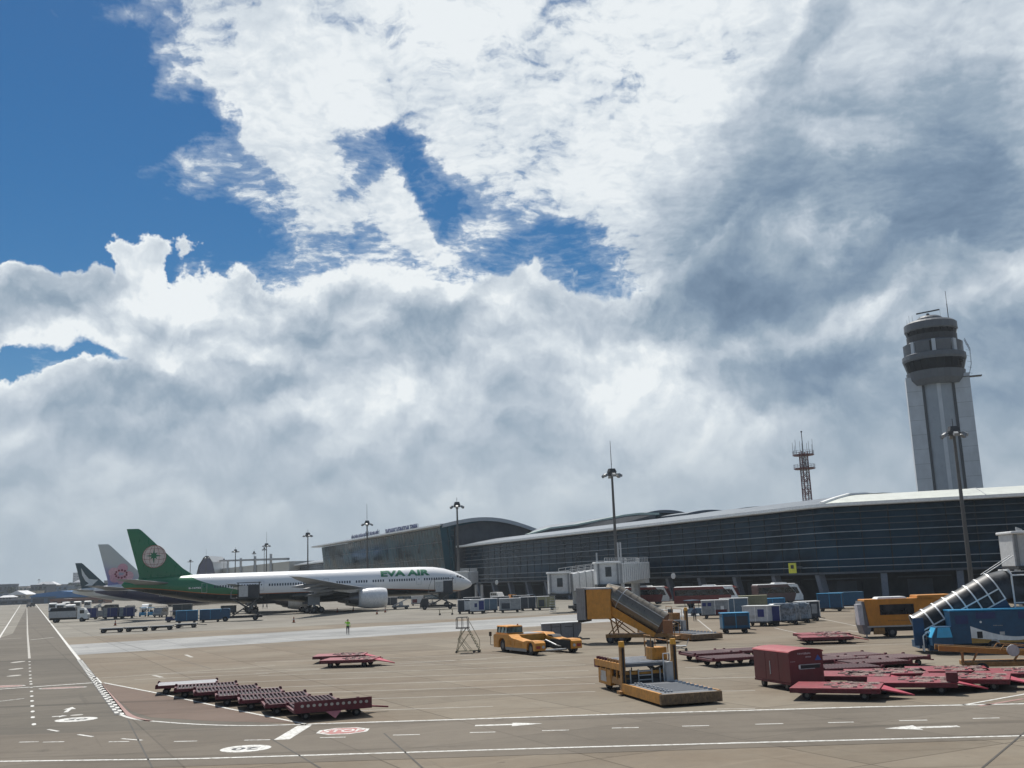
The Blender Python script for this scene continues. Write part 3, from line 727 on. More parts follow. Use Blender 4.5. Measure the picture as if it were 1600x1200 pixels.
# yellow notice on a slanting column and round lamps under the soffit
yn = AT(1231, 887, 176); t = thing('notice_board', 'small yellow notice board mounted on the terminal facade', 'sign', (yn.x, yn.y - 3.0, yn.z), R(-50))
B(-.75, .75, -.06, .06, -.95, .75).build('panel', PM('notice_yellow', (.5, .5, .05), .5), t); MB().box(-.3, .3, -.09, -.061, -.2, .4).build('symbol', BLACK, t); B(-.3, .3, .061, 2.4, -.2, .2).build('bracket', GREY, t)
for i, (px, py, Y) in enumerate([(1052, 900, 196), (776, 910, 246)]):
    p = AT(px, py, Y); t = thing('round_sign', ['round white sign on facade above the coaches', 'round white sign on facade right of the airliner nose'][i], 'sign', p, R(-50))
    MB().cyl((0, -.05, 0), (0, .05, 0), .55, .55, 14).build('disc', WHITE, t); B(-.06, .06, .0, 6, -.06, .06).build('bracket', GREY, t)

# ------------------------------------------------------------------ control tower
def tower():
    p = AT(1455, 600, 266); base = Vector((p.x + 5.0, 274, 0))
    t = thing('control_tower', 'tall pale air traffic control tower with dark ringed cab at its top', 'control tower', base, R(-19))
    W1 = PM('tower_white', (.46, .50, .54), .6, var=.08, scale=.25, dirt=.25, dcol=(.2, .22, .24)); W2 = PM('tower_grey', (.085, .098, .115), .6, var=.1, scale=.5)
    W3 = PM('tower_mid', (.28, .32, .36), .6, var=.05, scale=.4)
    DG = GLASS('cab_glass', (.003, .004, .006), .2, .04)
    # shaft: two flat wings, a bowed centre and dark slots
    for s in (-1, 1): B(min(s * 4.2, s * 8.1), max(s * 4.2, s * 8.1), -3.2, 3.2, 0, 60).build('shaft_wing', W1, t)
    n = 16; prof = [(3.5 * math.cos(math.pi + math.pi * i / n), -2.6 + 2.2 * math.sin(math.pi + math.pi * i / n)) for i in range(n + 1)] + [(3.5, 3.0), (-3.5, 3.0)]
    MB().prism(prof, 0, 60.2, plane='xy').build('shaft_core', W3, t)
    for s in (-1, 1): B(min(s * 3.52, s * 4.18), max(s * 3.52, s * 4.18), -2.9, 2.6, 0, 60).build('shaft_slot', PM('slot_grey', (.07, .08, .09), .7), t)
    for s in (-1, 1):
        for k in range(1, 15): B(min(s * 4.25, s * 8.12), max(s * 4.25, s * 8.12), -3.215, -3.2, k * 4, k * 4 + .05).build('panel_joint', W2, t)
    B(-.5, .5, -4.81, -4.6, 8, 60).build('shaft_rib', W1, t)
    B(3.7, 4.1, -2.6, -2.2, 42, 60.5).build('drain_pipe', DARK, t)
    def ring(name, prof, mat, n=28):
        mb = MB().lathe(prof, n); mb.sm = [False] * len(mb.sm); return mb.build(name, mat, t)
    ring('lower_gallery', [(6.3, 57.6), (7.3, 59.0), (7.7, 61.3), (7.2, 61.4), (6.0, 58.2)], W2)
    ring('lower_gallery_floor', [(.1, 58.0), (6.4, 58.1), (6.4, 58.5), (.1, 58.6)], W2)
    for i in range(24):
        a = 2 * math.pi * (i + .5) / 24; M = Matrix.Rotation(a, 4, 'Z')
        MB().add([M @ Vector(q) for q in ((7.25, -.93, 61.4), (7.25, .93, 61.4), (8.05, 1.02, 64.2), (8.05, -1.02, 64.2), (7.15, -.93, 61.4), (7.15, .93, 61.4), (7.95, 1.02, 64.2), (7.95, -1.02, 64.2))], [(0, 1, 2, 3), (7, 6, 5, 4), (0, 3, 7, 4), (1, 5, 6, 2), (3, 2, 6, 7), (0, 4, 5, 1)]).build('lower_window', DG, t)
    ring('middle_band', [(7.2, 64.2), (8.15, 64.3), (8.35, 64.9), (8.3, 66.0), (7.9, 66.2), (6.9, 66.1)], W2)
    ring('core', [(6.6, 61.2), (6.6, 71.6)], BLACK)
    for i in range(8):
        a0 = 2 * math.pi * i / 8 + .06; m_ = 5
        rg = []
        for k in range(m_ + 1):
            a = a0 + (2 * math.pi / 8 - .24) * k / m_
            rg.append([(r * math.cos(a), r * math.sin(a), z) for r, z in ((6.9, 66.2), (7.2, 66.25), (7.65, 69.3), (7.2, 69.3))])
        MB().loft(rg, smooth=False).build('balcony_panel', W2, t)
        a = a0 - .09; M = Matrix.Rotation(a, 4, 'Z')
        MB().box(6.9, 7.75, -.5, .5, 66.0, 69.5, M=M).build('white_pier', W1, t)
    ring('upper_floor', [(5.5, 69.3), (7.2, 69.35), (6.6, 69.8), (5.5, 69.8)], W2)
    for i in range(20):
        a = 2 * math.pi * (i + .5) / 20; M = Matrix.Rotation(a, 4, 'Z')
        MB().add([M @ Vector(q) for q in ((5.9, -.9, 69.7), (5.9, .9, 69.7), (6.7, 1.02, 72.9), (6.7, -1.02, 72.9), (5.8, -.9, 69.7), (5.8, .9, 69.7), (6.6, 1.02, 72.9), (6.6, -1.02, 72.9))], [(0, 1, 2, 3), (7, 6, 5, 4), (0, 3, 7, 4), (1, 5, 6, 2), (3, 2, 6, 7), (0, 4, 5, 1)]).build('cab_window', DG, t)
    ring('cab_roof', [(.1, 72.8), (6.7, 72.8), (7.0, 73.2), (6.95, 75.0), (6.2, 75.6), (3.6, 75.7), (3.5, 76.6), (2.8, 77.2), (.1, 77.3)], W2)
    MB().cyl((-.3, 0, 77.2), (-.3, 0, 78.3), .7, .35, 10).build('radar_mount', DARK, t)
    MB().beam((-3.3, -.9, 78.3), (2.9, .9, 79.3), .35, .35).build('radar_bar', DARK, t)
    MB().cyl((4.9, 0, 75.5), (4.9, 0, 80.5), .12, .12, 6).cyl((4.9, 0, 80.5), (4.9, 0, 84.2), .07, .07, 6).build('antenna', DARK, t)
    for x, y, z in ((-5.4, -2, 77.8), (-4.6, -3, 77.6), (2.6, -4, 78), (-5.9, 1, 77.2)): MB().cyl((x, y, 75.2), (x, y, z), .035, .035, 4).build('whip_antenna', GREY, t)
    st_ = MB()
    for s in (0, 1):
        st_.beam((8.0, -3 + s * 1.6, 59.0), (9.0, -3 + s * 1.6, 62.5), .07).beam((9.0, -3 + s * 1.6, 62.5), (9.1, -3 + s * 1.6, 66.5), .07).beam((9.1, -3 + s * 1.6, 66.5), (8.0, -3 + s * 1.6, 69.6), .12)
    for k in range(6): st_.beam((8.0, -3, 60 + k * 1.6), (9.1, -1.4, 60 + k * 1.6), .06)
    st_.build('service_ladder', DARK, t)
    B(6.0, 11.2, -3.4, -1.4, 58.9, 59.1).build('service_platform', DARK, t)
    return t
twr = tower()
for o in twr.children:
    if o.name.startswith(('shaft', 'drain')): o.scale.z = .933
    elif not o.name.startswith('panel_joint'): o.location.z = -4.0

# ------------------------------------------------------------------ lattice mast behind the roof
def lattice():
    p = AT(1262, 785, 236); t = thing('radio_mast', 'red and white lattice radio mast with two round platforms behind the roof', 'mast', (p.x, 236, 0), R(10))
    RW = PM('mast_dark_red', (.15, .05, .045), .6); ML = PM('mast_white', (.55, .55, .55), .6)
    w = .85
    m1, m2 = MB(), MB()
    Zt = 36.5 - 4
    for sx in (-1, 1):
        for sy in (-1, 1): m1.beam((sx * w, sy * w, 0), (sx * w * .8, sy * w * .8, Zt), .20)
    k = 0; z = 0
    while z < Zt - 1:
        q = MB(); s = w * (1 - .2 * z / Zt); mm = m1 if k % 2 else m2
        for a, b_ in (((-s, -s), (s, -s)), ((s, -s), (s, s)), ((s, s), (-s, s)), ((-s, s), (-s, -s))):
            mm.beam((*a, z), (*b_, z), .14); mm.beam((*a, z), (*b_, z + 1.5), .10); mm.beam((*b_, z), (*a, z + 1.5), .10)
        z += 1.5; k += 1
    m1.build('red_lattice', RW, t); m2.build('white_lattice', ML, t)
    for zp in (28.3, 31.5):
        MB().lathe([(.9, zp), (2.3, zp), (2.5, zp + .25), (.9, zp + .3)], 18).build('platform', RW, t)
        rl = MB()
        for i in range(14):
            a = 2 * math.pi * i / 14; b_ = 2 * math.pi * (i + 1) / 14
            rl.beam((2.4 * math.cos(a), 2.4 * math.sin(a), zp), (2.4 * math.cos(a), 2.4 * math.sin(a), zp + 1.1), .07)
            for h in (.6, 1.1): rl.beam((2.4 * math.cos(a), 2.4 * math.sin(a), zp + h), (2.4 * math.cos(b_), 2.4 * math.sin(b_), zp + h), .06)
        rl.build('railing', LGREY, t)
    MB().cyl((0, 0, 28), (0, 0, 37.2), .12, .08, 6).sphere((0, 0, 37.2), .22).build('finial', DARK, t)
    for i in range(9):
        a = 2 * math.pi * i / 9; MB().cyl((2.3 * math.cos(a), 2.3 * math.sin(a), 31.7), (2.3 * math.cos(a), 2.3 * math.sin(a), 34.2 + (i % 3) * .5), .05, .04, 5).build('whip_antenna', GREY, t)
lattice()

# ------------------------------------------------------------------ apron floodlight masts
def mast_proto():
    t = thing('floodlight_mast', 'tall grey floodlight mast', 'light mast')
    MB().cyl((0, 0, 0), (0, 0, 24), .34, .19, 10).build('pole', PM('mast_grey', (.10, .095, .09), .6, .2, dirt=.4), t)
    MB().cyl((0, 0, 23.6), (0, 0, 24.2), .8, .8, 10).build('head_ring', DARK, t)
    ar = MB()
    for i in range(6):
        a = math.pi * i / 3 + .3; ar.beam((0, 0, 23.9), (1.45 * math.cos(a), 1.45 * math.sin(a), 23.9), .10)
    ar.build('arms', DARK, t)
    for i in range(6):
        a = math.pi * i / 3 + .3; M = Matrix.Translation((1.55 * math.cos(a), 1.55 * math.sin(a), 23.65)) @ Matrix.Rotation(a, 4, 'Z') @ Matrix.Rotation(R(35), 4, 'Y')
        MB().box(-.38, .38, -.34, .34, -.2, .22, M=M, tx=.1, ty=.08).build('floodlight', GREY, t)
    B(-.7, .7, -.6, .6, 24.2, 24.9, tx=.2, ty=.2).build('winch_hood', DARK, t)
    MB().cyl((0, 0, 24.2), (0, 0, 26.0), .06, .05, 5).build('lightning_rod', DARK, t)
    return t
mp = mast_proto()
masts = [(1490, 676, 'rightmost floodlight mast, its head in front of the control tower', 0), (956, 740, 'floodlight mast with a tall rod rising behind the white boarding bridge', 5),
         (714, 790, 'floodlight mast standing beside the arched end of the terminal hall', 1), (573.5, 818, 'floodlight mast with a tall rod in front of the blue roof lettering', 5), (481, 836, 'floodlight mast just left of the terminal hall end', 1),
         (416.5, 852, 'floodlight mast with thin rod left of the terminal hall, second from its end', 5), (368, 861, 'floodlight mast above the pale far wall behind the airliner', 0), (322, 871, 'floodlight mast above the small dark fin behind the airliner', 4), (297.5, 877, 'short looking floodlight mast just right of the green tail fin', 0),
         (61, 906, 'far floodlight mast alone on the left horizon', 0), (397, 864, 'faint thin far mast between two floodlight masts', 0), (350, 875, 'faint thin far mast rising over the pale far wall', 0), (413, 858, 'faint far mast close behind another floodlight mast', 0)]
first = True
for i, (px, py, lab, rod) in enumerate(masts):
    hz = 900.7 - .0366 * (px - 811) * 1.0
    Y = 18.0 * FPX / (hz - py) * .985
    p = AT(px, py, Y); sc = p.z / 24.0
    if first: o = mp; first = False; o['label'] = lab; o.location = (p.x, p.y, 0); o['group'] = 'floodlight masts of the apron'
    else: o = again(mp, (p.x, p.y, 0), random.uniform(-.4, .4), lab, 'floodlight masts of the apron')
    o.scale = (1, 1, sc) if i < 10 else (.6, .6, sc)
    if rod:
        MB().cyl((0, 0, 25.5), (0, 0, 25 + rod), .07, .04, 5).build('tall_rod', DARK, o)

# ------------------------------------------------------------------ boarding bridges
def bridge_cab(parent, c, ang, w=3.5, l=3.6, h=3.3, z=2.6):
    M = Matrix.Translation((c[0], c[1], z)) @ Matrix.Rotation(ang, 4, 'Z')
    MB().box(-l / 2, l / 2, -w / 2, w / 2, 0, h, M=M).build('cab', OFFW, parent, bevel=.06)
    MB().box(-l / 2 - .2, l / 2 + .4, -w / 2 - .18, w / 2 + .18, h + .0, h + .28, M=M).build('cab_roof', WHITE, parent, bevel=.08)
    MB().box(l / 2 + .01, l / 2 + .05, -w * .12, w * .14, 1.1, 2.5, M=M).build('cab_window', GL, parent)
    for s in (-1, 1): MB().box(l / 2, l / 2 + .22, s * (w / 2 - .3) - .12, s * (w / 2 - .3) + .12, 0, h, M=M).build('cab_bumper', GREY, parent)
    MB().box(-l / 2, l / 2 + .7, -w / 2, w / 2, -.3, -.02, M=M).build('cab_floor', DARK, parent)
    rr = MB()
    for k in range(7):
        a = -w / 2 + w * k / 6; rr.add([M @ Vector((l / 2 + .23 + .28 * (k % 2), a, 0)), M @ Vector((l / 2 + .23 + .28 * (k % 2), a, h - .1))], [])
    pts = [M @ Vector((-l / 2 - .1, -w / 2, h + .28)), M @ Vector((l / 2, -w / 2, h + .28))]
def tunnel(parent, a, b_, w=2.7, h=2.8, name='tunnel', mat=WHITE):
    a, b_ = Vector(a), Vector(b_); d = b_ - a; L = d.length; rot = d.to_track_quat('X', 'Z').to_matrix().to_4x4(); M = Matrix.Translation(a) @ rot
    MB().box(0, L, -w / 2, w / 2, 0, h, M=M).build(name, mat, parent, bevel=.05)
    rb = MB(); n = max(3, int(L / 2.2))
    for k in range(n + 1): rb.box(L * k / n - .06, L * k / n + .06, -w / 2 - .07, w / 2 + .07, -.07, h + .07, M=M)
    rb.build('tunnel_ribs', LGREY, parent)
    rl = MB()
    for s in (-1, 1):
        for z in (.45, .95): rl.beam(M @ Vector((0, s * w * .42, h + z)), M @ Vector((L, s * w * .42, h + z)), .07)
        for k in range(n + 1): rl.beam(M @ Vector((L * k / n, s * w * .42, h)), M @ Vector((L * k / n, s * w * .42, h + .95)), .07)
    rl.build('roof_railing', LGREY, parent)
def drive(parent, c, ang, z=2.5):
    M = Matrix.Translation((c[0], c[1], 0)) @ Matrix.Rotation(ang, 4, 'Z')
    for s in (-1, 1): MB().box(-.25, .25, s * 1.5 - .2, s * 1.5 + .2, .5, z, M=M).build('lift_column', LGREY, parent)
    MB().box(-1.2, 1.2, -1.6, 1.6, .45, .95, M=M).build('bogie', DARK, parent, bevel=.05)
    for s in (-1, 1):
        p = M @ Vector((0, s * 1.25, .55)); w_ = wheel(parent, p.x, p.y, .58, .58, .45); w_.rotation_euler = (0, 0, ang)
rot_ = Vector((21.5, 190, 0))
t = thing('boarding_bridge', 'white twin boarding bridge with two cabs standing behind the yellow passenger stairs', 'boarding bridge', (0, 0, 0))
MB().cyl((rot_.x, rot_.y, 0), (rot_.x, rot_.y, 4), .8, .8, 14).build('support_column', LGREY, t)
MB().cyl((rot_.x, rot_.y, 4), (rot_.x, rot_.y, 7.6), 2.6, 2.6, 18).build('rotunda', OFFW, t)
c1 = AT(874, 930, 168); c2 = AT(949, 915, 152)
c1v, c2v = Vector((c1.x, 168, 0)), Vector((c2.x, 152, 0))
tunnel(t, (c1v.x + 1.2, c1v.y + 1, 3.3), (rot_.x - 1.5, rot_.y - 1.5, 4.6)); bridge_cab(t, c1v, R(-88), z=3.0, h=3.2)
tunnel(t, (c2v.x + 1.0, c2v.y + 1, 4.5), (rot_.x + 1, rot_.y - 3, 4.9)); bridge_cab(t, c2v, R(-88), z=4.4, h=3.0, w=3.4)
drive(t, (c1v.x + 3.2, c1v.y + 3), R(20), 3.2); drive(t, (c2v.x + 2.4, c2v.y + 8), R(20), 4.5)
tunnel(t, (rot_.x, rot_.y + 2, 4.7), (rot_.x + 3, rot_.y + 34, 5.4), name='fixed_link', mat=OFFW)
for px in (934, 968, 972):
    p = AT(px, 900, 170); MB().box(p.x - .12, p.x + .12, p.y, p.y + .25, 4.6, 9.4 + (px > 940) * 1.6).build('post', LGREY, t)
p = AT(862, 935, 166); sm = MB()
for k in range(8): sm.box(p.x - .5 + .05 * k, p.x + .6, 165.0, 166.4, .3 + k * .42, .36 + k * .42)
sm.build('service_stair', LGREY, t)
t = thing('boarding_bridge', 'small white boarding bridge end just behind the airliner nose', 'boarding bridge', (0, 0, 0))
pn = AT(717, 905, 243); bridge_cab(t, (pn.x, 243), R(200), z=4.2, h=3.2, w=3.8); tunnel(t, (pn.x + 1.5, 244, 4.6), (pn.x + 1.5, 285, 5), name='tunnel', mat=OFFW); drive(t, (pn.x + 4.5, 248), R(30), 4.4)
t = thing('boarding_bridge', 'grey boarding bridge cab cut off by the right edge of the picture', 'boarding bridge', (0, 0, 0))
pr = AT(1592, 893, 104); bridge_cab(t, (pr.x + 1.0, 104), R(-95), z=5.2, h=3.2, w=3.8); tunnel(t, (pr.x + 2.0, 105, 5.4), (pr.x + 14, 128, 5.8), mat=OFFW); drive(t, (pr.x + 4, 110), R(20), 5.2)
MB().box(pr.x + .2, pr.x + .5, 101.4, 101.6, 2.5, 9.6).build('post', LGREY, t)
# ------------------------------------------------------------------ airliners
FUS = [(0, 4.75, .04), (.35, 4.78, .55), (1.0, 4.85, 1.0), (2.0, 5.0, 1.48), (3.2, 5.2, 1.93), (4.6, 5.42, 2.35), (6.5, 5.62, 2.75), (9, 5.74, 3.02), (12, 5.78, 3.1), (30, 5.78, 3.1), (50, 5.78, 3.1), (54, 5.82, 3.06), (58, 6.02, 2.84), (62, 6.34, 2.44), (66, 6.72, 1.92), (69.5, 7.0, 1.4), (72, 7.15, .95), (73.2, 7.2, .62), (73.7, 7.2, .12)]
def fus_at(s):
    for (a, za, ra), (b_, zb, rb) in zip(FUS[:-1], FUS[1:]):
        if s <= b_:
            t = (s - a) / (b_ - a); return za + (zb - za) * t, ra + (rb - ra) * t
    return FUS[-1][1:]
def airliner(name_label, loc_nose, heading, scale=1.0, livery='green', full=True):
    K = scale
    t = thing('airliner', name_label, 'airliner', (loc_nose[0], loc_nose[1], 0), heading, 'airliners nose in at the terminal')
    X = lambda s: -s * K
    rings = []
    ss = sorted(set([f[0] for f in FUS] + [i * 2.5 for i in range(5, 29)]))
    n = 32
    for s in ss:
        z, r = fus_at(s)
        ry = r if s < 64 else r * (1 - .5 * (s - 64) / 9.7)
        rings.append([(X(s), ry * K * math.cos(2 * math.pi * i / n), (z + r * math.sin(2 * math.pi * i / n)) * K) for i in range(n)])
    m, b = new_mat('fuselage_paint')
    co = objco(); x, y, z = sep(co); x = x / -K; z = z / K
    var = noise(co, .8, 6, .6)
    if livery == 'green':
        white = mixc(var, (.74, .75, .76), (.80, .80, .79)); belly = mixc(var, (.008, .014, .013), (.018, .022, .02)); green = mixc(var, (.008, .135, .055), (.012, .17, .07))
        q = V.op('MAXIMUM', 8.85 - z, 0.0); curve = V.op('POWER', q, 1.62) * -1.30 + 60.5
        isgreen = ramp(x - curve, -.06, .06)
        c = mixc(isgreen, white, green)
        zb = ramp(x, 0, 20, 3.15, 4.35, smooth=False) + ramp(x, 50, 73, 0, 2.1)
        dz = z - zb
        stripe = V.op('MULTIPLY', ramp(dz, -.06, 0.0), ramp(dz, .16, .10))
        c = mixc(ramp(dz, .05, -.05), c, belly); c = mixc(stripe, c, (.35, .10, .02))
    elif livery == 'blossom':
        white = mixc(var, (.66, .67, .70), (.74, .74, .76)); belly = mixc(var, (.03, .035, .09), (.05, .055, .11))
        zb = ramp(x, 40, 72, 4.9, 7.0)
        c = mixc(ramp(z - zb, .05, -.05), white, belly)
    else:
        white = mixc(var, (.60, .62, .62), (.68, .69, .68)); belly = mixc(var, (.36, .37, .37), (.40, .41, .41))
        c = mixc(ramp(z, 5.1, 4.9), white, belly)
    put(b.inputs['Base Color'], c); put(b.inputs['Roughness'], .22 + var * .15); b.inputs['Coat Weight'].default_value = .12
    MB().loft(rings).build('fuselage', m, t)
    def surf(s, zz, off=.03, side=-1):
        z, r = fus_at(s); dzz = max(-r * .98, min(r * .98, zz - z)); yy = math.sqrt(r * r - dzz * dzz)
        k = (r + off) / r
        return (X(s), side * yy * k * K, (z + dzz * k) * K)
    def patch(name, s0, s1, z0, z1, mat, off=.03, join=None, n=1, side=-1):
        mb = join or MB()
        for k in range(n):
            a = z0 + (z1 - z0) * k / n; b2 = z0 + (z1 - z0) * (k + 1) / n
            P = [surf(s0, a, off, side), surf(s1, a, off, side), surf(s1, b2, off, side), surf(s0, b2, off, side)]; Q = [surf(s0, a, -.05, side), surf(s1, a, -.05, side), surf(s1, b2, -.05, side), surf(s0, b2, -.05, side)]
            mb.add(P + Q, [(0, 1, 2, 3), (0, 4, 5, 1), (1, 5, 6, 2), (2, 6, 7, 3), (3, 7, 4, 0)])
        if join is None: return mb.build(name, mat, t)
    WG = PM('cabin_window', (.03, .04, .06), .2, dirt=0)
    for side in (-1, 1):
        wb = MB(); groups = [(5.9, 11.7), (13.6, 19.0), (20.4, 23.0), (24.0, 26.6), (27.6, 30.4), (34.6, 44.6), (47.2, 55.6)]
        for a, b2 in groups:
            s = a
            while s < b2:
                patch('', s, s + .30, 5.92, 6.42, None, .02, wb, side=side); s += .54
        wb.build('cabin_windows', WG, t, kind='stuff')
    OUT = PM('door_outline', (.42, .44, .46), .5, dirt=0)
    for side in (-1, 1):
        for s in (4.4, 12.2, 32.2, 45.6, 57.0):
            fr = MB()
            for (a, b2, c_, d_) in ((s, s + .06, 5.1, 7.0), (s + 1.0, s + 1.06, 5.1, 7.0), (s, s + 1.06, 6.97, 7.03), (s, s + 1.06, 5.07, 5.13)):
                if s == 32.2: c_ = max(c_, 5.7); d_ = max(d_, 5.76)
                patch('', a, b2, c_, d_, None, .018, fr, n=4, side=side)
            d = fr.build('door', OUT, t)
            w = MB(); patch('', s + .42, s + .62, 6.1, 6.4, None, .02, w, side=side); w.build('door_window', WG, d)
    for side in (-1, 1):
        for a, b2 in ((1.75, 2.5), (2.58, 3.3), (3.38, 3.95)): patch('cockpit_window', a, b2, 5.95 + (a - 1.75) * .22, 6.32 + (a - 1.75) * .28, GL, .02, side=side)
    # fin
    FINM = {'green': PM('fin_green', (.010, .155, .062), .3, dirt=.08, scale=.5, var=.08), 'blossom': None, 'brush': PM('fin_dark_teal', (.010, .045, .060), .35, dirt=.05)}[livery]
    if livery == 'blossom':
        FINM, b = new_mat('fin_lavender'); co = objco(); x, y, z = sep(co)
        f = ramp((x / -K) * .22 - (z / K) * .55 + noise(co, .4, 3) * 1.2, 7.9 + .6 - .4, 10.6)
        put(b.inputs['Base Color'], mixc(f, (.52, .53, .52), (.30, .27, .50))); b.inputs['Roughness'].default_value = .35
    FS = [(8.05, 58.2, 70.6, .42), (8.9, 60.0, 70.4, .36), (10.2, 61.9, 70.75, .31), (14.4, 66.3, 71.95, .2), (18.1, 70.15, 73.0, .1), (18.5, 70.75, 73.1, .05)]
    def airfoil(le, te, th):
        pts = []
        for u in (0, .03, .12, .35, .7, 1.0): pts.append((le + (te - le) * u, th * (1.9 * math.sqrt(u) * (1 - u) + .0)))
        return pts
    rg = []
    for z, le, te, th in FS:
        a = airfoil(le, te, th); rg.append([(X(s), -w * K, z * K) for s, w in a] + [(X(s), w * K, z * K) for s, w in a[::-1][1:-1]])
    fin = MB().loft(rg, smooth=False).build('tail_fin', FINM, t)
    def finy(s, z):
        for (z0, l0, t0, h0), (z1, l1, t1, h1) in zip(FS[:-1], FS[1:]):
            if z <= z1:
                k = (z - z0) / (z1 - z0); le, te, th = l0 + (l1 - l0) * k, t0 + (t1 - t0) * k, h0 + (h1 - h0) * k
                u = max(0, min(1, (s - le) / (te - le)))
                return th * 1.9 * math.sqrt(u) * (1 - u)
        return 0
    def decal(name, poly, mat, off, side):
        """poly in (s, z) on the fin skin"""
        cx = sum(p[0] for p in poly) / len(poly); cz = sum(p[1] for p in poly) / len(poly)
        pts = [(cx, cz)] + list(poly); n = len(poly)
        mb = MB(); o_ = [(X(s), side * (max(finy(s, z), 0) + off) * K, z * K) for s, z in pts]
        mb.add(o_, [(0, i + 1, (i + 1) % n + 1) for i in range(n)])
        return mb.build(name, mat, fin)
    for side in (-1, 1):
        if livery == 'green':
            cs, cz, r = 67.55, 12.75, 2.3
            PK = PM('emblem_pale', (.70, .60, .55), .45, dirt=0); LN = PM('emblem_line', (.30, .12, .08), .5, dirt=0)
            decal('emblem_disc', [(cs + r * math.cos(a * math.pi / 20), cz + r * math.sin(a * math.pi / 20)) for a in range(40)], PK, .10, side)
            ln = MB()
            def arcln(pts, w):
                for (a0, b0_), (a1, b1_) in zip(pts[:-1], pts[1:]):
                    y = side * (max(finy(a0, b0_), finy(a1, b1_)) + .13) * K
                    ln.beam((X(a0), y, b0_ * K), (X(a1), y, b1_ * K), w * K, .02, up=(0, 1, 0))
            for kx in (-.85, -.42, 0, .42, .85): arcln([(cs + r * kx * math.cos(v), cz + r * math.sin(v)) for v in [(-90 + 180 * j / 12) * math.pi / 180 for j in range(13)]], .07)
            for kz in (-.6, -.2, .2, .6): 
                hw = math.sqrt(1 - kz * kz); arcln([(cs + r * hw * u, cz + r * (kz + .10 * (1 - u * u) * (1 if kz < 0 else -1) * -1)) for u in (-1, -.6, -.2, .2, .6, 1)], .07)
            arcln([(cs + r * math.cos(a * math.pi / 16), cz + r * math.sin(a * math.pi / 16)) for a in range(33)], .09)
            ln.build('emblem_grid', LN, fin)
            star = []
            for i in range(16):
                a = math.pi * i / 8 + math.pi / 2; rr = (1.55 if i % 4 == 0 else 1.0) if i % 2 == 0 else .48
                star.append((cs + .1 + rr * math.cos(a), cz + .15 + rr * math.sin(a)))
            decal('emblem_star', star, FINM, .17, side)
        elif livery == 'blossom':
            P1 = PM('petal_pink', (.72, .42, .47), .5, dirt=0, var=.15); P2 = PM('petal_deep', (.66, .34, .41), .5, dirt=0); DT = PM('stamen_red', (.22, .03, .05), .5, dirt=0)
            cs, cz = 67.4, 11.0
            for i, a in enumerate((100, 20, -40, 200, 262)):
                a = R(a); px_, pz_ = cs + 1.55 * math.cos(a) * 1.2, cz + 1.45 * math.sin(a)
                if i == 3: px_ -= 0
                decal('petal', [(px_ + 1.25 * math.cos(q * math.pi / 10), pz_ + 1.15 * math.sin(q * math.pi / 10)) for q in range(20)], P1 if i % 2 else P2, .10 + .012 * i, side)
            for i in range(11):
                a = 2 * math.pi * i / 11; q = (cs + 1.35 * math.cos(a), cz + .95 * math.sin(a))
                decal('stamen', [(q[0] + .27 * math.cos(j * math.pi / 3), q[1] + .27 * math.sin(j * math.pi / 3)) for j in range(6)], DT, .19, side)
        else:
            BW_ = PM('brush_white', (.6, .63, .63), .5, dirt=0)
            sw = [(70.8, 16.5), (70.3, 13.6), (69.0, 11.3), (67.7, 10.3), (69.3, 9.35), (66.4, 9.35), (64.2, 11.6), (66.1, 11.8), (67.7, 12.1), (69.2, 13.9)]
            mb = MB(); o_ = [(X(s), side * (finy(s, z) + .12) * K, z * K) for s, z in sw]
            mb.add(o_, [(0, 1, 9), (1, 2, 8, 9), (2, 3, 7, 8), (3, 5, 6, 7), (3, 4, 5)]); mb.build('brush_stroke', BW_, fin)
    # tailplanes
    ST_ = PM('stab_grey', (.19, .20, .21), .4, dirt=.2)
    for side in (-1, 1):
        rg = []
        for y, le, te, z, th in ((.3, 63.4, 71.0, 7.15, .42), (3.5, 65.8, 71.6, 7.45, .32), (10.6, 71.3, 74.0, 8.15, .12), (10.9, 71.9, 74.0, 8.2, .04)):
            a = airfoil(le, te, th); rg.append([(X(s), side * y * K, (z - w) * K) for s, w in a] + [(X(s), side * y * K, (z + w) * K) for s, w in a[::-1][1:-1]])
        MB().loft(rg, smooth=False).build('tailplane', ST_, t)
    # wings
    WU = PM('wing_grey', (.20, .22, .25), .4, dirt=.2, scale=.6)
    for side in (-1, 1):
        rg = []
        for y, le, ch, z, th in ((2.2, 20.5, 15.2, 4.35, .85), (5, 22.4, 12.8, 4.55, .75), (10.2, 26.0, 8.9, 4.95, .5), (20, 32.4, 5.7, 5.95, .3), (28.5, 38.2, 3.1, 7.0, .15), (31.0, 40.7, 1.5, 7.4, .07), (32.0, 42.3, .4, 7.5, .03)):
            a = airfoil(le, le + ch, th); rg.append([(X(s), side * y * K, (z - w) * K) for s, w in a] + [(X(s), side * y * K, (z + w * .8) * K) for s, w in a[::-1][1:-1]])
        w = MB().loft(rg, smooth=False).build('wing', WU, t)
        for y, s0, z in ((7.2, 33.0, 4.3), (13.5, 33.2, 5.0), (18.5, 35.4, 5.5), (23.5, 37.6, 6.1)):
            MB().loft([[(X(s), (side * y + r * math.cos(a_ * math.pi / 4)) * K, (z - .35 + dz + r * 1.3 * math.sin(a_ * math.pi / 4)) * K) for a_ in range(8)] for s, r, dz in ((s0 - 2, .03, .25), (s0, .28, 0), (s0 + 2, .3, -.1), (s0 + 4.2, .03, -.15))]).build('flap_fairing', WU, w)
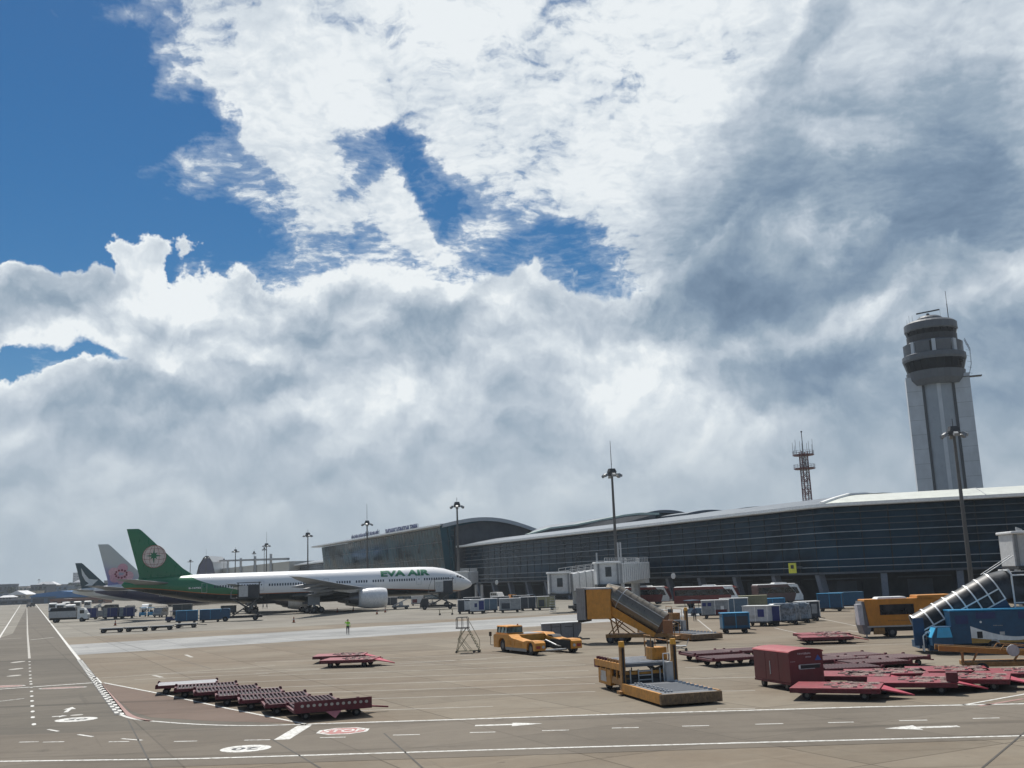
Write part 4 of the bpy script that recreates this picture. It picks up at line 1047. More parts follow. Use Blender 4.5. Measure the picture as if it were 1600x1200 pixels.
        MB().loft([[(X(s), (side * y) * K, (z + a_) * K) for s, a_ in ((le, .0), (te, -.5), (te + .1, -.38), (le + .1, .1))] for y, le, te, z in ((3.3, 34.0, 37.2, 3.9), (9.6, 34.4, 36.4, 4.4))], smooth=False).build('flap', WU, w)
    # wing-body fairing
    MB().loft([[(X(s), r * 1.12 * K * math.cos(2 * math.pi * i / 16), (3.7 + r * .52 * math.sin(2 * math.pi * i / 16)) * K) for i in range(16)] for s, r in ((18, .3), (21, 2.3), (25, 3.0), (36, 3.0), (40, 2.2), (43, .3))]).build('belly_fairing', m, t)
    # engines
    NW = PM('nacelle_white', (.68, .69, .70), .3, dirt=.1) ; NZ = PM('nozzle_metal', (.16, .16, .17), .35, .8)
    for side in (-1, 1):
        cy, cz = side * 9.7, 2.72
        def rings_(prof, n=24): return [[(X(s), (cy + r * math.cos(2 * math.pi * i / n)) * K, (cz + r * math.sin(2 * math.pi * i / n)) * K) for i in range(n)] for s, r in prof]
        e = MB().loft(rings_([(22.6, 1.60), (21.3, 1.62), (21.02, 1.75), (21.1, 1.86), (21.6, 2.0), (23, 2.12), (24.8, 2.10), (26.4, 1.86), (27.0, 1.72), (26.9, 1.6)]), caps=False).build('engine_cowl', NW, t)
        MB().loft(rings_([(22.2, .25), (22.3, 1.6), (22.5, 1.6), (22.5, .3)], 24)).build('fan', BLACK, e)
        MB().loft(rings_([(26.2, 1.5), (27.4, 1.28), (28.6, 1.0), (28.8, .9), (28.0, .5)])).build('core_cowl', NZ, e)
        MB().loft(rings_([(28.2, .6), (29.2, .4), (30.2, .05)])).build('exhaust_cone', NZ, e)
        MB().loft([[(X(s), (cy + w_) * K, z * K) for w_, z in ((-.28, z0), (.28, z0), (.28, z1), (-.28, z1))] for s, z0, z1 in ((22.6, 4.6, 4.8), (25, 4.2, 5.15), (28.5, 3.9, 5.2), (33, 4.6, 5.0))], smooth=False).build('pylon', NW, e)
    # undercarriage
    g = thing_part = None
    for side in (-1, 1):
        gy = side * 5.5; mb = MB().cyl((X(35.6), gy * K, 1.0), (X(35.2), gy * K * .92, 4.2 * K), .28, .28, 10).cyl((X(34.0), gy * K, 1.1), (X(36.2), gy * K * .85, 3.6 * K), .12, .12, 8)
        gear = mb.build('main_gear', LGREY, t); MB().beam((X(33.9), gy * K, .72), (X(37.4), gy * K, .72), .34, .3).build('bogie_beam', DARK, gear)
        MB().box(X(36.9), X(34.4), gy * K + side * .75, gy * K + side * .82, 1.7, 3.9).build('gear_door', WU, gear)
        for s in (34.1, 35.6, 37.1) if K == 1 else (34.7, 36.3):
            for o_ in (-.55, .55): wheel(t, X(s), gy * K + o_, .66, .66, .5)
    mb = MB().cyl((X(6.0), 0, .5), (X(5.8), 0, 3.4 * K), .16, .18, 8).beam((X(6.0), 0, 1.2), (X(7.6), 0, 3.2 * K), .12)
    gear = mb.build('nose_gear', LGREY, t)
    for s in (-1, 1): MB().box(X(7.6), X(5.6), s * .75, s * .8, 1.7, 3.2 * K).build('gear_door', m, gear)
    for o_ in (-.32, .32): wheel(t, X(6.0), o_, .52, .52, .34)
    return t, surf, fin
HEAD = R(17)
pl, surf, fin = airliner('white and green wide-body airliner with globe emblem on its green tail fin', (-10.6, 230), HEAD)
TG = PM('title_green', (.008, .16, .075), .4, dirt=0)
def title(body, s_left, s_right, z0, z1, mat, name='airline_title', parent=pl):
    me = text_mesh(body, 1.0, 0, 2)
    xs = [v.co.x for v in me.vertices]; ys = [v.co.y for v in me.vertices]; x0, x1, y0, y1 = min(xs), max(xs), min(ys), max(ys)
    bm = bmesh.new(); bm.from_mesh(me)
    for k in range(1, 8):
        bmesh.ops.bisect_plane(bm, geom=bm.verts[:] + bm.edges[:] + bm.faces[:], plane_co=(0, y0 + (y1 - y0) * k / 8, 0), plane_no=(0, 1, 0))
    for v in bm.verts:
        s = s_left + (s_right - s_left) * (v.co.x - x0) / (x1 - x0); z = z0 + (z1 - z0) * (v.co.y - y0) / (y1 - y0)
        v.co = surf(s, z, .06)
    bm.to_mesh(me); bm.free(); me.materials.clear(); me.materials.append(mat)
    o = bpy.data.objects.new(name, me); COL.objects.link(o); o.parent = parent; return o
title('EVA AIR', 21.0, 10.2, 6.95, 8.25, TG)
title('B-16722', 60.6, 58.2, 5.9, 6.25, WHITE, 'registration')
def nose_from_tail(px, py, Y, K):
    p = AT(px, py, Y); return (p.x + 73.0 * K * math.cos(HEAD), p.y + 73.0 * K * math.sin(HEAD))
airliner('white airliner with pink blossom tail fin parked behind the green-tailed one', nose_from_tail(154, 849, 226, .885), HEAD, .885, 'blossom')
airliner('farthest airliner, with dark teal tail fin and white brush stroke', nose_from_tail(118, 879, 364, .885), HEAD, .885, 'brush')
# ------------------------------------------------------------------ ground equipment
def yaw_to(a, b_): d = Vector(b_) - Vector(a); return math.atan2(d.y, d.x)
def gp(px, py): p = G(px, py); return (p.x, p.y, 0)

# --- roller dollies
def roller_dolly(label, L=3.5, W=2.5, plate=False, holes=False):
    t = thing('cargo_dolly', label, 'dolly')
    f = MB()
    for s in (-1, 1): f.box(-L / 2, L / 2, s * (W / 2 - .05) - .06, s * (W / 2 - .05) + .06, .42, .62)
    for x in (-L / 2 + .06, -L / 6, L / 6, L / 2 - .06): f.box(x - .06, x + .06, -W / 2 + .111, W / 2 - .111, .40, .54)
    f.build('frame', RED, t, bevel=.012)
    if plate: B(-L / 2 + .1, L / 2 - .1, -W / 2 + .15, W / 2 - .15, .57, .61).build('deck_plate', PM('deck_aluminium', (.28, .28, .29), .45, .3, dirt=.5), t)
    else:
        r = MB(); n = 17
        for i in range(n):
            x = -L / 2 + .2 + (L - .4) * i / (n - 1); r.cyl((x, -W / 2 + .16, .58), (x, W / 2 - .16, .58), .055, .055, 7)
        B(-L / 2 + .1, L / 2 - .1, -W / 2 + .12, W / 2 - .12, .475, .49).build('dark_backing', DARK, t)  # added dark sheet, hides bright ground showing between the rollers
        r.build('rollers', PM('roller_steel', (.055, .02, .024), .5, .3, dirt=.7, dcol=(.08, .03, .03)), t, kind='stuff')
    for sx in (-1, 1):
        for sy in (-1, 1):
            MB().box(sx * (L / 2 - .09) - .08, sx * (L / 2 - .09) + .08, sy * (W / 2 - .04) - .07, sy * (W / 2 - .04) + .07, .621, .70, tx=.03).build('corner_stop', RED, t)
    for sx in (-1, 1):
        for sy in (-1, 1): wheel(t, sx * L * .33, sy * W * .33, .2, .2, .13)
    MB().box(-.07, .07, -.6, .6, .2, .40).box(-L * .36, L * .36, -.05, .05, .30, .40).build('axle_beam', DARK, t)
    tb = MB().beam((L / 2, 0, .36), (L / 2 + 1.1, 0, .22), .08); tb.add([(L / 2 + .02, -.35, .43), (L / 2 + .02, .35, .43), (L / 2 + .6, 0, .31), (L / 2 + .02, -.35, .38), (L / 2 + .02, .35, .38), (L / 2 + .6, 0, .27)], [(0, 2, 1), (3, 4, 5), (0, 1, 4, 3), (1, 2, 5, 4), (2, 0, 3, 5)])
    tb.build('towbar', REDL, t)
    if holes:
        h = MB().box(-L / 2, L / 2, -W / 2 - .16, -W / 2 - .12, .42, .98)
        h.build('side_board', RED, t)
        for i in range(12):
            x = -L / 2 + .35 + (L - .6) * i / 11; MB().cyl((x, -W / 2 - .165, .76), (x, -W / 2 - .115, .76), .075, .075, 10).build('round_hole', PM('hole_light', (.42, .40, .36), .7), t)
        MB().add([(-.35, -W / 2 - .17, .42), (.35, -W / 2 - .17, .42), (0, -W / 2 - .6, .12), (-.35, -W / 2 - .14, .40), (.35, -W / 2 - .14, .40), (0, -W / 2 - .55, .10)], [(0, 1, 2), (3, 5, 4), (0, 2, 5, 3), (1, 4, 5, 2), (0, 3, 4, 1)]).build('drawbar', PM('drawbar_pink', (.52, .17, .18), .5, dirt=.3), t)
    return t
GRP = 'empty red cargo dollies parked in rows'
rd0 = roller_dolly('left end dolly of the diagonal left row, carrying a pale deck plate', plate=True)
rd = roller_dolly('roller dolly with an empty frame')
rdh = roller_dolly('nearest dolly of the left row, with round holes along its side board', holes=True)
def mid(px0, px1, h=.5):
    a, b_ = G(*px0, h), G(*px1, h); return ((a.x + b_.x) / 2, (a.y + b_.y) / 2, 0), yaw_to(a, b_)
ordn = ['', 'second dolly from the left end of the diagonal left row', 'third dolly from the left end of the diagonal left row', 'fourth dolly from the left end of the diagonal left row, low and dark', 'fifth dolly of the diagonal left row, two before the holed one', 'sixth dolly of the left row, right behind the one with round holes', '']
PA, PB = G(243, 1071, .55), G(457, 1107, .55)
for i in range(7):
    k = i / 6; p = PA.lerp(PB, k); a = R(15 + 6 * k + random.uniform(-2, 2)); L, W = 3.5, 2.5
    c = Vector((p.x + L / 2 * math.cos(a) - W * .35 * math.sin(a), p.y + L / 2 * math.sin(a) + W * .35 * math.cos(a), 0))
    if i == 0: o = rd0; o.location = c; o.rotation_euler.z = a; o['group'] = GRP
    elif i == 6: o = rdh; o.location = c; o.rotation_euler.z = a; o['group'] = GRP
    elif i == 1: o = rd; o['label'] = ordn[1]; o.location = c; o.rotation_euler.z = a; o['group'] = GRP
    else: o = again(rd, c, a, ordn[i], GRP)
    (rd0 if i == 0 else rdh if i == 6 else rd if i == 1 else o).scale.z = .88
for i, (px, py, deg, lab) in enumerate([
    (1110, 1031, 14, 'leftmost roller dolly of the row left of the red box cart'), (1140, 1039, 12, 'roller dolly whose end shows just left of the red box cart'), (1165, 1027, 14, 'roller dolly behind the left edge of the red box cart'),
    (1300, 1042, 12, 'roller dolly just right of the red box cart, at the back of the stack'), (1330, 1036, 14, 'dark roller dolly at the far edge of the right stack'), (1365, 1047, 12, 'roller dolly with bright rollers in the middle of the right stack'), (1395, 1040, 15, 'rightmost roller dolly of the far edge of the right stack'), (1320, 1056, 8, 'low roller dolly partly hidden behind the red flatbeds')]):
    again(rd, gp(px, py), R(deg + random.uniform(-3, 3)), lab, GRP)

# --- flat red trolleys
def flatbed(label, L=3.9, W=2.7):
    t = thing('flat_trolley', label, 'trolley')
    B(-L / 2, L / 2, -W / 2, W / 2, .50, .56).build('deck', REDL, t, bevel=.01)
    f = MB()
    for s in (-1, 1): f.box(-L / 2, L / 2, s * (W / 2 - .05) - .05, s * (W / 2 - .05) + .05, .34, .497)
    for x in (-L / 2 + .05, 0, L / 2 - .05): f.box(x - .05, x + .05, -W / 2 + .101, W / 2 - .101, .34, .49)
    f.build('frame', RED, t)
    cr = MB()
    rnd = random.Random(len(label))
    for k in range(46):
        x, y = rnd.uniform(-.5, L / 2 - .3), rnd.uniform(-W / 2 + .2, W / 2 - .2); s = rnd.uniform(.06, .26)
        cr.box(x - s, x + s, y - s * .5, y + s * .5, .562, .575 + rnd.uniform(0, .05), M=Matrix.Rotation(rnd.uniform(-.1, .1), 4, 'Z'), tx=s * .3, ty=s * .2)
    cr.build('folded_netting', PM('netting', (.27, .19, .17), .9, var=.5, scale=8), t, kind='stuff')
    for sx in (-1, 1):
        for sy in (-1, 1): wheel(t, sx * L * .32, sy * W * .34, .2, .2, .14)
    MB().add([(L / 2 + .02, -.75, .50), (L / 2 + .02, .75, .50), (L / 2 + 1.35, 0, .18), (L / 2 + .02, -.75, .44), (L / 2 + .02, .75, .44), (L / 2 + 1.35, 0, .12)], [(0, 2, 1), (3, 4, 5), (0, 1, 4, 3), (1, 2, 5, 4), (2, 0, 3, 5)]).build('tow_plate', PM('tow_plate_red', (.42, .05, .08), .5, dirt=.4, dcol=(.2, .1, .1)), t)
    return t
fb = flatbed('nearest flat red trolley, lowest in the picture, right of the red box cart')
GF = 'flat red trolleys parked beside the service road'
fb.location = gp(1310, 1090); fb.rotation_euler.z = R(-24); fb['group'] = GF
for px, py, deg, lab in [(1425, 1081, -22, 'flat red trolley with a boxy corner, second along the road edge'), (1510, 1075, -24, 'flat red trolley with crumpled netting and a long tow plate at the right'), (1590, 1066, -20, 'flat red trolley cut by the right picture edge'),
                         (1385, 1066, -14, 'flat red trolley heaped with netting in the middle of the stack'), (1480, 1062, -16, 'wide flat red trolley just below the yellow belt loader'), (1330, 1070, -20, 'flat red trolley hidden directly behind the nearest one')]:
    o = again(fb, gp(px, py), R(deg + random.uniform(-5, 5)), lab, GF)
    if 'boxy' in lab: B(1.5, 2.0, -1.3, -.8, .565, 1.0).build('end_box', RED, o, bevel=.02)
pair = [(1290, 1005, -8, 'front trolley of the red pair left of the yellow catering truck'), (1284, 1000, 2, 'rear trolley of the red pair left of the yellow catering truck'), (548, 1041, -6, 'front trolley of the lone red pair in the open middle'), (532, 1034, 2, 'rear trolley of the lone red pair in the open middle')]
for px, py, deg, lab in pair: again(fb, gp(px, py), R(deg), lab, GF)

# --- red box cart
def faint_lettering(name, parent, o, du, dv, n, w, h, mat, thick, seed=1):
    """lettering too worn to read: a row of small uneven strokes on a face; o origin, du along, dv up"""
    rr = random.Random(seed); o, du, dv = Vector(o), Vector(du), Vector(dv); nn = du.cross(dv).normalized() * thick; mb = MB()
    for k in range(n):
        x0 = w * k / n; x1 = x0 + w / n * rr.uniform(.55, .9); z0 = h * rr.uniform(0, .15); z1 = h * rr.uniform(.75, 1)
        P = [o + du * a + dv * c for a, c in ((x0, z0), (x1, z0), (x1, z1), (x0, z1))]
        mb.add(P + [p - nn for p in P], [(0, 1, 2, 3), (0, 4, 5, 1), (1, 5, 6, 2), (2, 6, 7, 3), (3, 7, 4, 0)])
    return mb.build(name, mat, parent)
t = thing('box_cart', 'tall closed red box cart on wheels with white lettering', 'cart', gp(1234, 1074), R(-73))
L, W = 3.4, 1.9
def arch(w, z0, z1, n=10): return [(-w / 2, z0)] + [(w / 2 * -math.cos(math.pi * i / n), z1 + .16 * math.sin(math.pi * i / n)) for i in range(n + 1)] + [(w / 2, z0)]
MB().loft([[(x, y, z) for y, z in arch(W, .40, 1.80)] for x in (-L / 2, L / 2)], smooth=False).build('body', PM('cart_red_shaded', (.125, .014, .020), .42, dirt=.3, dcol=(.08, .03, .03), scale=1.2), t, bevel=.015)  # shade of the backlit sides put into this darker red
MB().loft([[(x, y * 1.05, z + .02) for y, z in arch(W, 1.78, 1.82)[1:-1]] + [(x, y * 1.01, z + .003) for y, z in arch(W, 1.78, 1.81)[1:-1][::-1]] for x in (-L / 2 - .05, L / 2 + .05)], smooth=False).build('roof', PM('cart_red_lit', (.34, .06, .065), .42, dirt=.2, dcol=(.2, .12, .1)), t)  # lighter red than the body paints the sunlit top into the colour
B(-L / 2 - .02, L / 2 + .02, -W / 2 - .02, W / 2 + .02, .30, .395).build('chassis', RED, t)
wheels(t, (-L * .33, L * .33), W * .4, .20, .16)
X_ = L / 2 + .012; FADE = PM('faded_lettering', (.42, .32, .33), .6)
faint_lettering('lettering', t, (X_, -.45, 1.72), (0, 1, 0), (0, 0, 1), 9, .75, .10, FADE, .01)
faint_lettering('lettering', t, (X_, -.02, 1.56), (0, 1, 0), (0, 0, 1), 4, .32, .08, FADE, .01, 2)
faint_lettering('lettering', t, (X_, -.88, 1.38), (0, 1, 0), (0, 0, 1), 4, .28, .05, FADE, .01, 3)
MB().add([(X_, .50, 1.42), (X_, .86, 1.42), (X_, .68, 1.68), (X_ - .01, .50, 1.42), (X_ - .01, .86, 1.42), (X_ - .01, .68, 1.68)], [(0, 1, 2), (3, 5, 4), (0, 3, 4, 1), (1, 4, 5, 2), (2, 5, 3, 0)]).build('triangle_logo', PM('logo_blue', (.03, .1, .35), .4), t)
for z in (1.02, 1.22): B(L / 2 + .001, L / 2 + .03, -.42, .78 if z > 1.1 else .45, z, z + .03).build('slot_rail', LGREY, t)
B(L / 2 + .001, L / 2 + .012, -.35, .75, 1.05, 1.22).build('slot', BLACK, t); B(L / 2 + .001, L / 2 + .04, -.45, -.36, 1.06, 1.22).build('latch', WHITE, t)
B(-.15, -.08, -W / 2 - .02, -W / 2 - .001, .70, 1.35).build('door_handle', LGREY, t)
for x in (-L / 6, L / 5): B(x - .012, x + .012, -W / 2 - .008, -W / 2 + .0005, .45, 1.78).build('panel_seam', RED, t)
B(L / 2, L / 2 + 1.0, -.05, .05, .28, .36).build('towbar', DARK, t)

# --- towbarless tractor
def tractor():
    a = G(830, 1026); t = thing('aircraft_tractor', 'yellow towbarless pushback tractor with open dark cradle', 'tractor', (1.2, 83.4, 0), R(-64))
    # +x = open cradle end (towards the road), near arm on -y side
    L = 7.6
    for s, nm in ((-1, 'near'), (1, 'far')):
        y0, y1 = (s * 2.05, s * 1.15)
        pr = [(-L / 2, .35), (-L / 2, 1.32), (-L / 2 + .4, 1.42), (-.9, 1.42), (-.3, 1.18), (.6, 1.10), (1.8, .98), (2.4, 1.08), (3.5, 1.08), (L / 2, .92), (L / 2, .35), (3.45, .35), (3.4, .78), (3.15, .98), (2.65, .98), (2.4, .78), (2.35, .35), (-1.55, .35), (-1.6, .9), (-1.9, 1.12), (-2.5, 1.12), (-2.8, .9), (-2.85, .35)]
        lo = MB(); lo.prism(pr, min(y0, y1), max(y0, y1)); lo.build('side_arm', YEL, t, bevel=.03)
        B(-1.5, 2.3, min(s * 2.06, s * 2.0), max(s * 2.06, s * 2.0), .24, .46).build('lower_skirt', GREY, t)
        wheel(t, 2.9, s * 1.72, .47, .47, .5); wheel(t, -2.2, s * 1.72, .52, .52, .5)
        for x0, w_, z0, h in ((-1.2, .7, .62, .4), (-.35, .6, .6, .38), (.5, .9, .58, .3)): B(x0, x0 + w_, min(s * 2.075, s * 2.05), max(s * 2.075, s * 2.05), z0, z0 + h).build('service_hatch', PM('hatch_yellow', (.52, .22, .02), .5, dirt=.5), t)
        B(L / 2 + .001, L / 2 + .04, min(s * 1.95, s * 1.6), max(s * 1.95, s * 1.6), .5, .72).build('tail_light', PM('lamp_red', (.3, .03, .02), .3), t)
        MB().cyl((L / 2 + .0, s * 1.35, .62), (L / 2 + .05, s * 1.35, .62), .12, .12, 10).build('headlight', LGREY, t)
    B(-L / 2 + .02, -.7, -1.149, 1.149, .35, 1.38).build('front_body', YEL, t, bevel=.03)
    B(-3.4, -1.0, -1.1, 1.1, 1.381, 1.42).build('deck_cover', GREY, t)
    B(-.7, .4, -1.149, 1.149, .3, .85).build('cradle_floor', BLACK, t)
    for s in (-1, 1):
        MB().beam((.2, s * .9, .6), (2.6, s * .75, .35), .25, .35).build('cradle_arm', DARK, t)
        MB().cyl((.3, s * .7, .9), (2.0, s * .9, .5), .07, .07, 8).build('hydraulic_ram', LGREY, t)
        B(.3, 3.6, min(s * 1.15, s * 1.1), max(s * 1.15, s * 1.1), .3, .98).build('inner_wall', BLACK, t)
    MB().cyl((3.0, -1.1, .3), (3.0, 1.1, .3), .07, .07, 8).build('crossbar', LGREY, t)
    # cab on the near rear corner
    B(-3.55, -1.35, -1.95, -.45, 1.43, 1.52).build('cab_base', YEL, t)
    B(-3.45, -1.45, -1.88, -.5, 1.52, 1.98, tx=.1, ty=.08).build('cab_glazing', GLASS('cab_green_glass', (.10, .15, .13), .08, .5), t)
    B(-3.5, -1.4, -1.9, -.48, 1.98, 2.08, tx=.06, ty=.06).build('cab_roof', YEL, t, bevel=.03)
    for x in (-3.38, -2.75, -2.1, -1.5):
        for y in (-1.87, -.52): MB().beam((x, y, 1.5), (x + (.03 if x < -2 else -.03), y * .98, 2.0), .07).build('cab_post', DARK, t)
    MB().cyl((-1.7, -.8, 2.08), (-1.7, -.8, 2.2), .08, .06, 8).build('beacon', PM('beacon_amber', (.5, .2, .02), .3), t)
    MB().tube([(-3.8, -2.0, .5), (-4.3, -2.1, .5), (-4.3, -2.1, 1.3)], .025).build('mirror_arm', DARK, t); B(-4.36, -4.26, -2.2, -2.0, 1.2, 1.55).build('mirror', BLACK, t)
    MB().box(-.6, .7, 1.2, 2.0, 1.12, 1.30, tx=.3).build('engine_hood', DARK, t)
tractor()

# --- grey cart behind the tractor
t = thing('luggage_cart', 'grey curtain-sided cart parked behind the yellow tractor', 'cart', gp(878, 1006), R(2))
B(-1.75, 1.75, -.8, .8, .42, .52).build('floor', DARK, t); MB().prism([(-1.75, .52), (-1.75, 1.75), (1.6, 1.82), (1.75, 1.75), (1.7, 1.1), (1.35, .52)], -.8, .8).build('body', PM('grey_canvas', (.20, .205, .22), .8, bump=.01, scale=5), t)
MB().prism([(-1.8, 1.76), (-1.8, 1.83), (1.6, 1.9), (1.8, 1.83), (1.8, 1.76), (1.6, 1.83)], -.86, .86).build('roof', LGREY, t)
for x in (-.1, 1.0, -.95): B(x - .03, x + .03, -.83, -.80, .52, 1.76).build('post', DARK, t)
for x in (-.55, .6): B(x - .35, x + .35, -.815, -.801, 1.5, 1.54).build('strap', BLACK, t)
wheels(t, (-1.2, 1.2), .65, .21, .15); B(1.75, 2.5, -.05, .05, .3, .42).build('towbar', DARK, t)

# --- small maintenance steps
t = thing('mobile_steps', 'slender wheeled maintenance steps with guard rails left of the yellow tractor', 'steps', gp(731, 1019.5), R(-4))
YP = PM('steps_pale_yellow', (.34, .30, .20), .6, dirt=.5)
fr = MB()
for y in (-.4, .4):
    fr.tube([(-.95, y, .14), (1.0, y, .14)], .035).tube([(-.9, y, .14), (-.45, y, 1.95)], .03).tube([(-.1, y, .14), (-.75, y, 1.1), (-.1, y, 1.95)], .025).tube([(.35, y, .14), (-.6, y, 1.3)], .02).tube([(-.9, y, .14), (.1, y, 1.5)], .02)
    fr.tube([(1.0, y, .2), (.05, y, 1.95)], .035)
for x in (-.95, 0, 1.0): fr.tube([(x, -.4, .14), (x, .4, .14)], .03)
fr.build('frame', YP, t)
B(-.9, .15, -.45, .45, 1.95, 2.03).build('platform', BLACK, t)
for k in range(7): B(1.0 - .135 * k - .12, 1.0 - .135 * k + .06, -.36, .36, .22 + .245 * k, .26 + .245 * k).build('step', YP, t)
rl = MB()
for y in (-.43, .43): rl.tube([(-.85, y, 2.0), (-.85, y, 2.75), (-.8, y, 2.85), (0, y, 2.85), (.08, y, 2.75), (.08, y, 2.0)], .03).tube([(-.4, y, 2.0), (-.4, y, 2.85)], .025)
rl.tube([(-.85, -.43, 2.7), (-.85, .43, 2.7)], .03)
rl.build('guard_rail', DARK, t); MB().tube([(1.05, -.45, .5), (1.05, -.45, 1.0), (.25, -.45, 2.5), (.1, -.45, 2.5)], .025).build('handrail', YP, t)
for x in (-.9, .55, .95):
    for y in (-.42, .42): wheel(t, x, y, .09, .09, .06)

# --- cargo deck loaders
def deck_loader(label, loc, rot, Y_=YEL, dull=False):
    t = thing('cargo_loader', label, 'loader', loc, rot)      # +x = lower main platform
    HC = PM('platform_grey', (.11, .12, .135), .6, .2, dirt=.4, dcol=(.2, .19, .17)); W = 1.42
    MB().box(-.2, 5.2, -W, W, .42, .56).build('main_platform', HC, t, bevel=.01)
    for s in (-1, 1): B(-.2, 5.25, min(s * W, s * (W + .14)), max(s * W, s * (W + .14)), .12, .60).build('side_beam', Y_ if s < 0 else YELD, t, bevel=.015)
    B(5.2, 5.4, -W - .14, W + .14, .10, .56).build('front_lip', PM('lip_brown', (.17, .11, .06), .7, dirt=.8, dcol=(.06, .05, .045), var=.35, scale=5, dlo=.46), t, bevel=.02)
    cl = MB()
    for i in range(8):
        for j in range(3): cl.cyl((.4 + i * .6, -W + .35 + j * .16, .60), (.4 + i * .6, -W + .45 + j * .16, .60), .05, .05, 6)
    cl.build('castor_rollers', LGREY, t, kind='stuff')
    for x, a, b2 in ((1.9, -1.0, 1.2),): B(.9, 4.4, a, b2, .561, .568).build('conveyor_mat', PM('mat_dark', (.05, .06, .075), .8), t)
    for i in range(9): B(.3 + i * .55, .42 + i * .55, W - .28, W - .10, .561, .66, tx=.03).build('stop_lug', LGREY, t)
    for s in (-1, 1):
        MB().box(-.42, -.12, s * (W + .02) - .12, s * (W + .02) + .12, .1, 2.35).build('mast_post', YELD, t, bevel=.02)
        MB().cyl((-.27, s * (W + .02), 2.35), (-.27, s * (W + .02), 2.62), .17, .15, 10).build('post_cap', PM('cap_yellow', (.75, .36, .03), .4), t)
        B(-.121, -.08, s * (W + .02) - .05, s * (W + .02) + .05, .3, 2.3).build('lift_chain', BLACK, t)
    # rear bridge on scissor legs
    B(-4.6, -.5, -W, W, 1.32, 1.48).build('bridge_deck', HC, t)
    for s in (-1, 1): B(-4.8, -.45, min(s * W, s * (W + .12)), max(s * W, s * (W + .12)), 1.18, 1.52).build('bridge_beam', Y_, t, bevel=.015)
    for i in range(9): B(-4.5 + i * .48, -4.38 + i * .48, -W - .10, -W + .12, 1.521, 1.66, tx=.02).build('guide_lug', RED if i < 4 else YELD, t)
    for i in range(10): MB().cyl((-4.3 + i * .4, -W + .25, 1.5), (-4.3 + i * .4, W - .2, 1.5), .045, .045, 6).build('deck_roller', LGREY, t)
    B(-4.7, -.5, -W + .2, W - .2, .35, .72).build('chassis', DARK, t)
    B(-4.4, -2.3, -W - .05, -W + .7, .3, 1.1).build('engine_cabinet', Y_, t, bevel=.02); B(-4.0, -3.0, -W - .062, -W - .051, .45, .98).build('cabinet_panel', LGREY, t)
    MB().box(-.9, -.55, -W + .0, W - .0, .95, 1.1).build('cross_beam', Y_, t); MB().box(-.95, -.5, -W, W, .14, .34).build('cross_beam', YELD, t)
    for y in (-.95, -.5, .25, .7, 1.15): MB().beam((-.5, y, .3), (-.5, y, 1.2), .06).build('ladder_rail', LGREY, t)
    for z in (.45, .68, .9, 1.1): MB().beam((-.5, -.5, z), (-.5, .25, z), .05).build('rung', LGREY, t)
    MB().tube([(-.35, W - .55, .55), (-.35, W - .55, 1.9), (-.35, W - .2, 1.9), (-.35, W - .2, .55)], .03).build('guard_hoop', WHITE, t)
    sc_ = MB()
    for s in (-1, 1): sc_.beam((-4.2, s * 1.2, .6), (-1.0, s * 1.2, 1.25), .14, .18).beam((-1.0, s * 1.2, .6), (-4.2, s * 1.2, 1.25), .14, .18)
    sc_.build('scissor_legs', DARK, t)
    B(-2.4, -1.4, W - .75, W + .1, 1.53, 2.15).build('operator_box', Y_, t, bevel=.03); MB().box(-2.3, -1.5, W - .7, W - .6, 2.16, 2.5).build('control_panel', DARK, t)
    MB().tube([(-2.9, W, 1.52), (-2.9, W, 2.5), (-1.0, W, 2.5), (-1.0, W, 1.52)], .025).build('guard_rail', YELD, t)
    B(-5.3, -4.6, -W, -W + .4, 1.05, 1.45).build('end_bracket', RED, t)
    for x in (-3.9, -3.0, -2.1, -1.2): MB().beam((x, -W - .02, .7), (x, -W - .02, 1.2), .09).build('frame_post', Y_, t)
    B(-2.2, -.6, -W - .03, -W + .5, .45, .80).build('pump_box', YELD, t, bevel=.02); B(-2.2, -.6, -W + .52, W - .6, .73, 1.0).build('hydraulic_tank', BLACK, t)
    for y in (-1.2, -.8, .9): MB().tube([(-.7, y, .4), (-.62, y, .9), (-1.0, y + .1, 1.25)], .03).build('hose', BLACK, t)
    for s in (-1, 1): B(-.6, -.05, min(s * (W - .1), s * (W + .3)), max(s * (W - .1), s * (W + .3)), .08, .22).build('mast_foot', YELD, t)
    MB().tube([(-1.4, W - .8, 2.15), (-1.4, W - .8, 2.75), (-2.4, W - .8, 2.75), (-2.4, W - .8, 2.15)], .03).tube([(-3.2, W - .05, 1.5), (-3.2, W - .05, 2.3), (-4.4, W - .05, 2.3), (-4.4, W - .05, 1.5)], .03).build('cage_rail', YELD, t)
    B(-.45, -.1, W - .5, W - .12, .5, 1.5).build('ladder_box', LGREY, t)
    wheels(t, (-3.8, -1.4), W * .75, .36, .25); wheels(t, (3.6, 4.2), W * .8, .13, .12)
    return t
deck_loader('nearest cargo loader, yellow with broad grey lowered platform', (6.4, 52.1, 0), R(-76), PM('loader_yellow', (.45, .20, .025), .55, dirt=.75, dcol=(.09, .06, .04), var=.25, scale=3)).scale = (.92, .96, 1)
c = G(1075, 1000); deck_loader('worn brownish cargo loader parked farther away behind the nearest one', (c.x - .6, c.y + 3.4, 0), R(-68), YELD)
t = thing('office_stool_trolley', 'small low wheeled trolley standing right of the loader post', 'trolley', gp(1063, 1017), R(-10)); t.name = 'hand_trolley'
B(-.5, .5, -.3, .3, .35, .4).build('tray', LGREY, t); MB().tube([(-.5, 0, .1), (.5, 0, .35)], .03).tube([(.5, 0, .1), (-.5, 0, .35)], .03).tube([(.5, 0, .4), (.7, 0, .9)], .03).build('legs', LGREY, t); wheels(t, (-.45, .45), .25, .1, .06)

